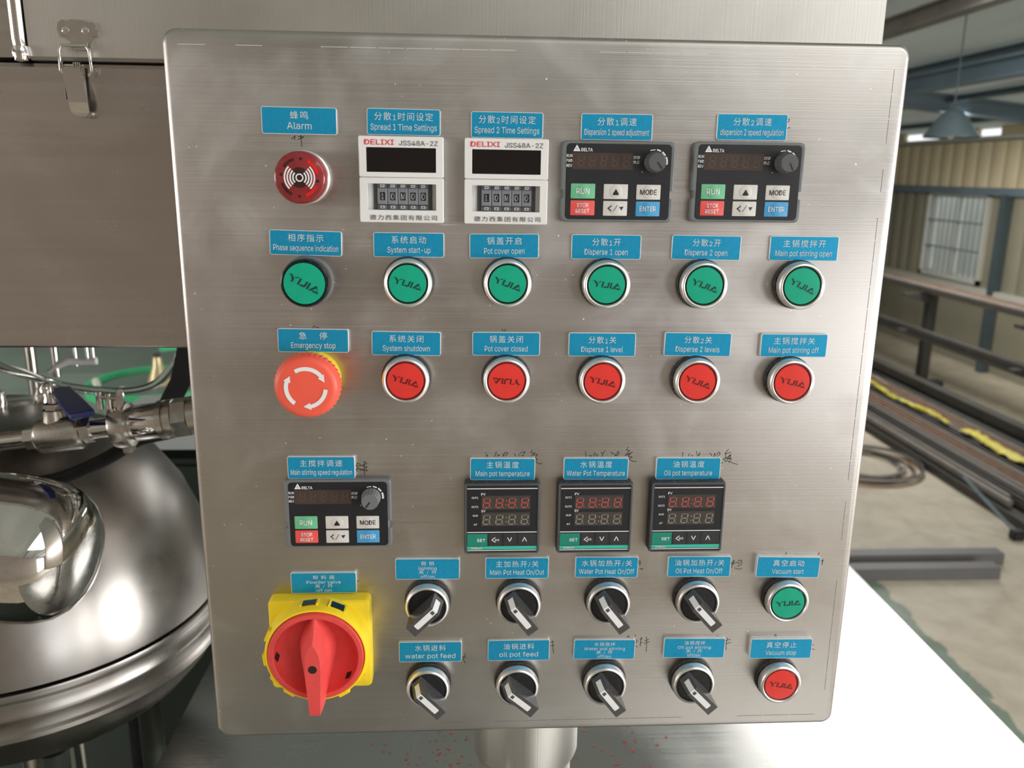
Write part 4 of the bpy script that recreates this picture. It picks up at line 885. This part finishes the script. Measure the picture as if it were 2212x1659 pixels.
for a_s, a_b, a_t in ((121, 38, 17), (-5, -78, -99), (234, 161, 142)):
    mb = MB().arc((0, 0), 10.2, 12.5, a_b, a_s, 26.05, 18, z1=26.35)
    tip = (11.35 * math.cos(R(a_t)), 11.35 * math.sin(R(a_t)))
    p0 = (9.2 * math.cos(R(a_b)), 9.2 * math.sin(R(a_b))); p1 = (13.4 * math.cos(R(a_b)), 13.4 * math.sin(R(a_b)))
    mb.prism([p0, tip, p1], 26.05, 26.35)
    obj('arrow', mb, 'ink_white', hd_, True)

# ------------------------------------------------------------------ rotary isolator
r = thing('rotary_isolator', 'big red rotary isolator handle on a yellow square plate', 'isolator switch', at(73.3, 372.4))
obj('square_plate', MB().rr(64.8, 63.0, 3.2, [(0, 0), (0, 8.2), (0.5, 9.4), (1.6, 10.0)], (0.4, -1.2), n=6), 'yellow', r, True)
yr = MB().lathe([(33.2, 9.5), (33.0, 13), (32.4, 23.6), (31.6, 25.0), (30.8, 25.3), (30.2, 24.6), (30.1, 18)], 96)
for a in (156, 186, 214, 236, 300, 330):
    M = Matrix.Rotation(R(a), 4, 'Z'); yr.box((32.6, 0, 21.0), (2.6, 8.0, 6.0), M, 0.5)
ring = obj('yellow_ring', yr, 'yellow', r, True)
for a, m_ in ((97, 'smoke'), (66, 'gloss')):
    M = Matrix.Rotation(R(a), 4, 'Z'); ins = MB().box((32.9, 0, 16.8), (0.9, 8.6, 6.0), M, 0.15)
    wd = obj('inspection_window', ins, 'dispg' if m_ == 'smoke' else 'gloss', ring, True)
    yb = MB().box((33.0, 5.2, 16.8), (1.5, 1.6, 8.0), M, 0.3).box((33.0, -5.2, 16.8), (1.5, 1.6, 8.0), M, 0.3)
    obj('window_frame', yb, 'yellow', ring, True)
dl = obj('dial', MB().lathe([(29.9, 19), (29.9, 26.0), (29.4, 26.8), (26.9, 27.0), (26.3, 26.6), (25.6, 24.0), (22.5, 20.0), (14, 17.2), (8, 16.4), (0, 16.2)], 96), 'dialred', r, True)
for a, s_ in ((183, 7.5), (322, 7.0), (98, 4.0), (82, 4.0)):
    M = Matrix.Rotation(R(a), 4, 'Z') @ Matrix.Translation((24.9, 0, 23.1)) @ Matrix.Rotation(R(-52), 4, 'Y')
    obj('dial_opening', MB().prism([(-2.2, 0), (0, s_ / 2), (2.2, 0), (0, -s_ / 2)], -0.3, 0.35, M), 'dialhole', dl, True)
mb = MB(); L5 = []
for y, zt, wt, zb, wb in ((26.6, 26.8, 0.4, 24.0, 1.6), (21.0, 31.2, 0.45, 19.0, 5.0), (15.0, 38.0, 0.5, 16.5, 9.5), (12.5, 38.6, 2.2, 16.3, 10.5), (9.0, 38.8, 3.8, 16.2, 11.5), (5.5, 38.8, 4.5, 16.2, 12.0),
                          (0, 38.8, 4.7, 16.2, 12), (-8, 38.8, 4.6, 16.2, 10.5), (-20, 38.5, 4.0, 18.0, 7.5), (-26.2, 38.2, 3.6, 24.0, 6.0), (-27.2, 38.1, 3.55, 27.6, 5.8), (-31, 37.8, 3.4, 30.0, 5.0), (-34.4, 37.2, 3.2, 33.0, 3.6), (-35.0, 36.4, 3.0, 34.2, 3.2)):
    L5.append([(-wt, y, zt), (wt, y, zt), (wb, y, zb), (-wb, y, zb)])
mb.loft(L5); hn = obj('turning_handle', mb, 'dialred', dl, True, 22)
obj('handle_hole', MB().lathe([(2.7, 38.88), (0, 38.88)], 28, (0, -1.2)), 'dialhole', dl, True)

# ------------------------------------------------------------------ preset timers
def frame(mb, w, h, c, r, iw, ih, ic, ir, z0, z1, bev=0.35):
    n = 4
    def lp(W_, H_, C_, q, z): return [(C_[0] + sx * (W_ / 2 - q) + q * math.cos(t), C_[1] + sy * (H_ / 2 - q) + q * math.sin(t), z)
                                      for sx, sy, t0 in ((1, 1, 0), (-1, 1, 90), (-1, -1, 180), (1, -1, 270)) for t in [R(t0 + 90 * i / n) for i in range(n + 1)]]
    return mb.loft([lp(w, h, c, r, z0), lp(w, h, c, r, z1 - bev), lp(w - 2 * bev, h - 2 * bev, c, max(r - bev, .1), z1), lp(iw, ih, ic, ir, z1), lp(iw, ih, ic, ir, z0)], closed=True)
def timer(u, v, label):
    r = thing('preset_timer', label, 'timer', at(u, v), -0.2, 'white preset timers')
    def up():
        mb = frame(MB(), 48, 22.6, (0, 12.7), 0.9, 39.4, 13.6, (0, 11.0), 0.3, 0, 7.2)
        return mb
    put('upper_housing', cached('tup', up, 'upper_housing', 'white'), r)
    put('lower_housing', cached('tlo', lambda: frame(MB(), 48, 25.2, (0, -11.4), 0.9, 39.4, 14.8, (0, -9.6), 0.3, 0, 7.2).box((0, 0, 0.6), (46, 46, 0.8)), 'lower_housing', 'white'), r)
    put('dark_display', cached('tdi', lambda: MB().box((0, 11.0, 3.4), (39.3, 13.5, 6.4)), 'dark_display', 'gloss'), r)
    mb = MB(); text(mb, 'DELIXI', -12.3, 19.25, 16.6, 2.75, 7.27, 0.045)
    obj('red_lettering', mb, 'ink_red', r, True)
    mb = MB(); text(mb, 'JSS48A-2Z', 9.9, 19.0, 21.8, 2.6, 7.27, 0.012)
    obj('model_lettering', mb, 'ink_grey', r, True); mb = MB()
    text(mb, '德力西集团有限公司', 0.9, -22.6, 38.6, 2.75, 7.27, 0.008, ref='国')
    obj('company_lettering', mb, 'ink_grey', r, True)
    put('wheel_bed', cached('tbed', lambda: MB().box((0.4, -9.6, 1.6), (34, 14.6, 1.2)), 'wheel_bed', 'dgrey'), r)
    for i, ch in enumerate('10M00'):
        x = -11.3 + 5.85 * i
        w = put('thumbwheel', cached('tw', lambda: frame(MB(), 5.7, 9.4, (0, -9.3), 0.3, 3.2, 4.6, (0, -9.3), 0.2, 2.0, 4.4, 0.5).box((0, -3.3, 2.5), (5.6, 2.4, 0.8)).box((0, -15.6, 2.5), (5.6, 2.4, 0.8)), 'thumbwheel', 'thumb'), r); w.location.x = x * 0.001
        put('drum', cached('tdr', lambda: MB().box((0, -9.3, 2.3), (3.3, 4.7, 0.9)), 'drum', 'dgrey'), w)
        def dg():
            mb = MB(); text(mb, ch, 0, -11.0, 2.0 if ch != '1' else 1.1, 3.4, 2.82, 0.012, ref='0'); return mb
        put('digit', cached('td' + ch, dg, 'digit', 'ink_white'), w)
        for nm, yy in (('minus_button', -3.5), ('plus_button', -15.4)):
            b = put(nm, cached('tb' + nm, lambda: MB().box((0, yy, 3.6), (2.6, 1.7, 2.2), bev=0.15), nm, 'thumbl'), w)
        def sg():
            mb = MB().rect(-0.8, -3.65, 0.8, -3.35, 4.73).rect(-0.7, -15.55, 0.7, -15.25, 4.73).rect(-0.15, -16.0, 0.15, -14.8, 4.735); return mb
        put('sign_print', cached('tsg', sg, 'sign_print', 'ink_black'), w)
timer(130.9, 79.9, 'white preset timer right beside the red alarm buzzer')
timer(190.9, 80.2, 'white preset timer between the other timer and a black keypad')

# ------------------------------------------------------------------ drive keypads
def seg7(mb, x, y, w, h, t, z, slant=0.12, only=None):
    def q(pts): mb.poly([(x + px + slant * py, y + py) for px, py in pts], z)
    g = 0.12 * t; H2 = h / 2
    for n_, yy in (('a', h), ('g', H2), ('d', 0)):
        q([(t * .6, yy - t / 2), (w - t * .6, yy - t / 2), (w - t * .9, yy + t / 2 if yy < h else yy), (t * .9, yy + t / 2 if yy < h else yy)] if True else [])
    for xx in (0, w):
        for y0 in (0, H2): q([(xx - t / 2, y0 + t * .6), (xx + t / 2, y0 + t * .6), (xx + t / 2, y0 + H2 - t * .6), (xx - t / 2, y0 + H2 - t * .6)])
    return mb
def keypad(u, v, label, ptr, knobmat):
    r = thing('drive_keypad', label, 'keypad', at(u, v), 0, 'black drive keypads')
    def body():
        o_ = [(-30.4, 23), (30.4, 23), (32.6, 22.2), (33.3, 20), (33.3, -4.6), (31.9, -5.2), (31.9, -9.4), (33.3, -10), (33.3, -20), (32.4, -22.2), (30.4, -23), (-30.4, -23), (-32.6, -22.2), (-33.3, -20), (-33.3, -9.8), (-32.1, -9.2), (-32.1, -5.4), (-33.3, -4.8), (-33.3, 20), (-32.6, 22.2)]
        s = lambda k: [(x * (1 - k / 33.3), y * (1 - k / 23)) for x, y in o_]
        return MB().loft([[(x, y, z) for x, y in s(k)] for k, z in ((0, 0), (0, 3.4), (0.35, 4.0), (0.9, 4.25))])
    put('grey_frame', cached('kfr', body, 'grey_frame', 'greyp', ang=20), r)
    def memb(): return MB().rr(61.4, 43.0, 2.4, [(0, 4.0), (0, 4.32)], (0.3, -0.1)).rr(60.6, 42.2, 2.0, [(0, 4.3), (0, 4.40)], (0.3, -0.1))
    mbr = put('membrane', cached('kme', memb, 'membrane', 'blackmat'), r)
    dp = put('display', cached('kdi', lambda: MB().rr(35.2, 9.4, 0.2, [(0, 4.38), (0, 4.46)], (-9.1, 11.6)), 'display', 'dispb'), r)
    def sg():
        mb = MB()
        for i in range(5): seg7(mb, -23.6 + 6.6 * i, 8.8, 3.0, 6.0, 0.55, 4.52)
        return mb
    put('dead_digits', cached('ksg', sg, 'dead_digits', 'segd'), dp)
    def pr_():
        mb = MB(); z = 4.48
        for s_, x, yb, w, cp in (('RUN', -28.6, 13.7, 3.3, 1.6), ('FWD', -28.6, 10.95, 3.4, 1.6), ('REV', -28.6, 8.2, 3.3, 1.6), ('STOP', 10.6, 13.1, 3.7, 1.6), ('PLC', 10.5, 10.5, 3.3, 1.6)):
            text(mb, s_, x, yb, w, cp, z, 0.03)
        return mb
    put('status_lettering', cached('kst', pr_, 'status_lettering', 'ink_white'), r)
    def em_():
        mb = MB(); z = 4.48
        text(mb, 'DELTA', -18.6, 17.0, 6.5, 1.75, z, 0.07)
        t0 = [(-26.5, 17.0), (-22.3, 17.0), (-24.4, 20.7)]; t1 = [(-25.25, 17.75), (-23.55, 17.75), (-24.4, 19.2)]
        for i in range(3):
            j = (i + 1) % 3; mb.poly([t0[i], t0[j], t1[j], t1[i]], z)
        mb.lathe([(0.42, z), (0, z)], 14, (-24.35, 18.2))
        return mb
    put('emblem', cached('kem', em_, 'emblem', 'ink_white'), r)
    def dm_():
        mb = MB(); z = 4.48
        for a0, a1, wd in ((112, 88, .45), (80, 60, .75), (53, 31, 1.0), (24, -9, 1.2)): mb.arc((21.0, 11.4), 6.75, 6.75 + wd, a1, a0, z, 10)
        mb.lathe([(0.25, z), (0, z)], 10, (14.2, 5.8))
        return mb
    put('dial_marks', cached('kdm', dm_, 'dial_marks', 'ink_white'), r)
    def kn():
        mb = MB(); n = 160; loops = []
        for rr_, z, k in ((6.0, 4.3, 0), (6.0, 6.0, 0), (5.7, 6.3, 1), (5.25, 12.6, 1), (4.95, 13.3, 0), (1, 13.35, 0)):
            loops.append([(21.0 + (rr_ + .13 * k * math.cos(20 * t)) * math.cos(t), 11.4 + (rr_ + .13 * k * math.cos(20 * t)) * math.sin(t), z) for t in [2 * math.pi * i / n for i in range(n)]])
        return mb.loft(loops)
    kb = put('speed_knob', cached('kkn' + knobmat, kn, 'speed_knob', knobmat), r)
    c, s = math.cos(R(ptr)), math.sin(R(ptr))
    obj('pointer', MB().ribbon([(21.0 + .3 * c, 11.4 + .3 * s), (21.0 + 4.3 * c, 11.4 + 4.3 * s)], 0.85, 13.42), 'ink_black', kb, True)
    for j, (x, yc, m_, tx) in enumerate(((-20.2, -5.4, 'kgreen', 'RUN'), (-0.9, -5.5, 'kwhite', 'UP'), (18.4, -5.6, 'kwhite', 'MODE'), (-20.2, -15.0, 'kred', 'STOP'), (-0.9, -15.1, 'kwhite', 'DN'), (18.4, -15.2, 'kblue', 'ENTER'))):
        dx = -1.2 if j in (3, 0) else 0.0
        def key():
            return MB().rr(14.2, 8.5, 0.5, [(0, 4.36), (0, 4.58), (0.15, 4.66)], (x, yc)).lathe([(3.95, 4.66), (3.6, 4.86), (2.6, 5.08), (1.3, 5.2), (0, 5.24)], 32, (x, yc))
        k_ = put('key', cached('kk%d' % j, key, 'key', m_), r)
        def let():
            mb = MB(); z = 4.72
            if tx == 'RUN': text(mb, 'RUN', x - .1, yc - 1.5, 7.6, 3.1, z, 0.025)
            elif tx == 'MODE': text(mb, 'MODE', x, yc - 1.45, 9.7, 2.9, z, 0.02)
            elif tx == 'STOP': text(mb, 'STOP', x, yc + .45, 6.8, 2.25, z, 0.035); text(mb, 'RESET', x, yc - 2.95, 7.9, 2.25, z, 0.035)
            elif tx == 'ENTER': text(mb, 'ENTER', x, yc - 1.3, 9.6, 2.7, z, 0.03)
            elif tx == 'UP': mb.poly([(x - 2.2, yc - 2.0), (x + 2.2, yc - 2.0), (x, yc + 1.6)], z)
            else:
                mb.ribbon([(x - 2.4, yc + 1.4), (x - 4.2, yc), (x - 2.4, yc - 1.4)], 0.62, z); mb.ribbon([(x - 1.1, yc - 1.7), (x + 1.2, yc + 1.8)], 0.3, z)
                mb.poly([(x + 2.2, yc + 1.0), (x + 5.0, yc + 1.0), (x + 3.6, yc - 1.3)], z)
            # follow the bulge of the key
            bm = bmesh.new(); vs = [bm.verts.new(p) for p in mb.v]
            for f in mb.f:
                try: bm.faces.new([vs[i] for i in f])
                except ValueError: pass
            bmesh.ops.triangulate(bm, faces=bm.faces[:]); bmesh.ops.subdivide_edges(bm, edges=bm.edges[:], cuts=2, use_grid_fill=True)
            bm.verts.index_update(); out = MB()
            for q in bm.verts:
                d = math.hypot(q.co.x - x, q.co.y - yc)
                out.v.append((q.co.x, q.co.y, q.co.z + (0.58 * max(0, 1 - (d / 4.0) ** 2) if d < 4 else 0) + 0.03))
            out.f = [tuple(q.index for q in f.verts) for f in bm.faces]; bm.free()
            return out
        put('key_lettering', cached('kl%d' % j, let, 'key_lettering', 'ink_white' if tx in ('RUN', 'STOP', 'ENTER') else 'ink_black', ang=80), k_)
keypad(256.0, 79.5, 'black drive keypad in a grey frame under "Dispersion 1 speed adjustment"', -54, 'knobg')
keypad(333.0, 78.9, 'black drive keypad in a grey frame under "dispersion 2 speed regulation"', -62, 'knobg')
keypad(87.3, 285.4, 'black drive keypad in a grey frame under "Main stirring speed regulation"', -125, 'greyp')

# ------------------------------------------------------------------ temperature controllers
def controller(u, v, label):
    r = thing('temperature_controller', label, 'temperature controller', at(u, v), 0, 'black temperature controllers')
    P = lambda x, y: (x - 23.75, 23.75 - y)
    put('housing', cached('cho', lambda: MB().rr(48.2, 48.2, 2.0, [(0, 0), (0, 6.2), (0.5, 7.0)]), 'housing', 'dusty'), r)
    put('front_frame', cached('cfr', lambda: frame(MB(), 47.4, 47.4, (0, 0), 1.6, 44.8, 45.2, (0, 0), 0.6, 6.6, 8.2, 0.4), 'front_frame', 'dgrey'), r)
    fc = put('front_face', cached('cfa', lambda: MB().rr(44.9, 45.3, 0.6, [(0, 6.8), (0, 7.8)]), 'front_face', 'blackmat'), r)
    for nm, y0, y1, m_, key in (('upper_display', 8.0, 17.2, 'segr', 'pv'), ('lower_display', 19.4, 28.5, 'segw', 'sv')):
        a = P(10.6, y1); b = P(41.4, y0)
        d = put(nm, cached('cd' + key, lambda: MB().box(((a[0] + b[0]) / 2, (a[1] + b[1]) / 2, 7.82), (b[0] - a[0], b[1] - a[1], 0.12)), nm, 'dispg'), r)
        def sg():
            mb = MB(); z = 7.92
            for i in range(4):
                x0 = a[0] + 0.9 + 8.05 * i
                seg7(mb, x0, a[1] + 1.2, 3.9, 6.3, 0.62, z)
                mb.rect(x0 + 4.7, a[1] + 1.0, x0 + 5.3, a[1] + 1.55, z)
            for k in (2.6, 5.4): mb.rect(a[0] + 14.9 + .1 * k, a[1] + k, a[0] + 15.6 + .1 * k, a[1] + k + .7, z)
            return mb
        put('digit_segments', cached('cs' + key, sg, 'digit_segments', m_), d)
    def pr_():
        mb = MB(); z = 7.88
        for s_, x, yb, w, cp in (('PV', 11.7, 7.7, 2.7, 1.5), ('SV', 11.8, 19.0, 2.7, 1.5), ('OUT1', 6.4, 9.9, 4.0, 1.2), ('OUT2', 6.4, 16.0, 4.1, 1.2), ('ALM', 6.6, 21.9, 3.2, 1.2), ('AT', 6.8, 28.0, 2.2, 1.2)):
            q = P(x, yb); text(mb, s_, q[0], q[1], w, cp, z, 0.05)
        for y_, t in ((3.3, .55), (32.8, .55), (45.3, .5)):
            a, b = P(1.5, y_ + t / 2), P(46.0, y_ - t / 2); mb.rect(a[0], a[1], b[0], b[1], z)
        for s_, x, yb, w, cp in (('SET', 10.4, 39.2, 5.3, 1.9), ('R/S', 20.6, 38.7, 2.6, 1.3), ('CHB401', 7.6, 44.4, 7.0, 1.3)):
            q = P(x, yb); text(mb, s_, q[0], q[1], w, cp, z + .06, 0.05)
        for pts in ([(19.3, 36.4), (17.2, 38.1), (19.5, 39.6)], [(27.4, 36.6), (28.7, 39.2), (29.9, 36.5)], [(36.9, 39.1), (38.1, 36.4), (39.4, 39.1)]):
            mb.ribbon([P(*p) for p in pts], 0.5, z + .06)
        return mb
    put('white_print', cached('cpr', pr_, 'white_print', 'ink_white'), r)
    a, b = P(1.5, 44.6), P(46.0, 42.4)
    put('green_band', cached('cgb', lambda: MB().rect(a[0], a[1], b[0], b[1], 7.87), 'green_band', 'teal'), r)
    for j, (x0, x1) in enumerate(((1.6, 14.4), (15.3, 23.7), (24.7, 33.1), (34.0, 46.0))):
        q0, q1 = P(x0, 42.0), P(x1, 33.9)
        k_ = put('key', cached('ck%d' % j, lambda: MB().box(((q0[0] + q1[0]) / 2, (q0[1] + q1[1]) / 2, 7.8), (q1[0] - q0[0], q1[1] - q0[1], 0.14)), 'key', 'dteal' if j == 0 else 'black'), r)
        def stp():
            mb = MB()
            for i in range(9):
                yy = q0[1] + 0.25 + i * 0.93; mb.rect(q0[0], yy, q1[0], yy + 0.2, 7.885)
            return mb
        put('key_stripes', cached('ct%d' % j, stp, 'key_stripes', 'teal' if j == 0 else 'stripe'), k_)
controller(190.7, 288.2, 'black temperature controller under the "Main pot temperature" nameplate')
controller(249.9, 288.4, 'black temperature controller under the "Water Pot Temperature" nameplate')
controller(309.6, 288.4, 'black temperature controller under the "Oil pot temperature" nameplate')
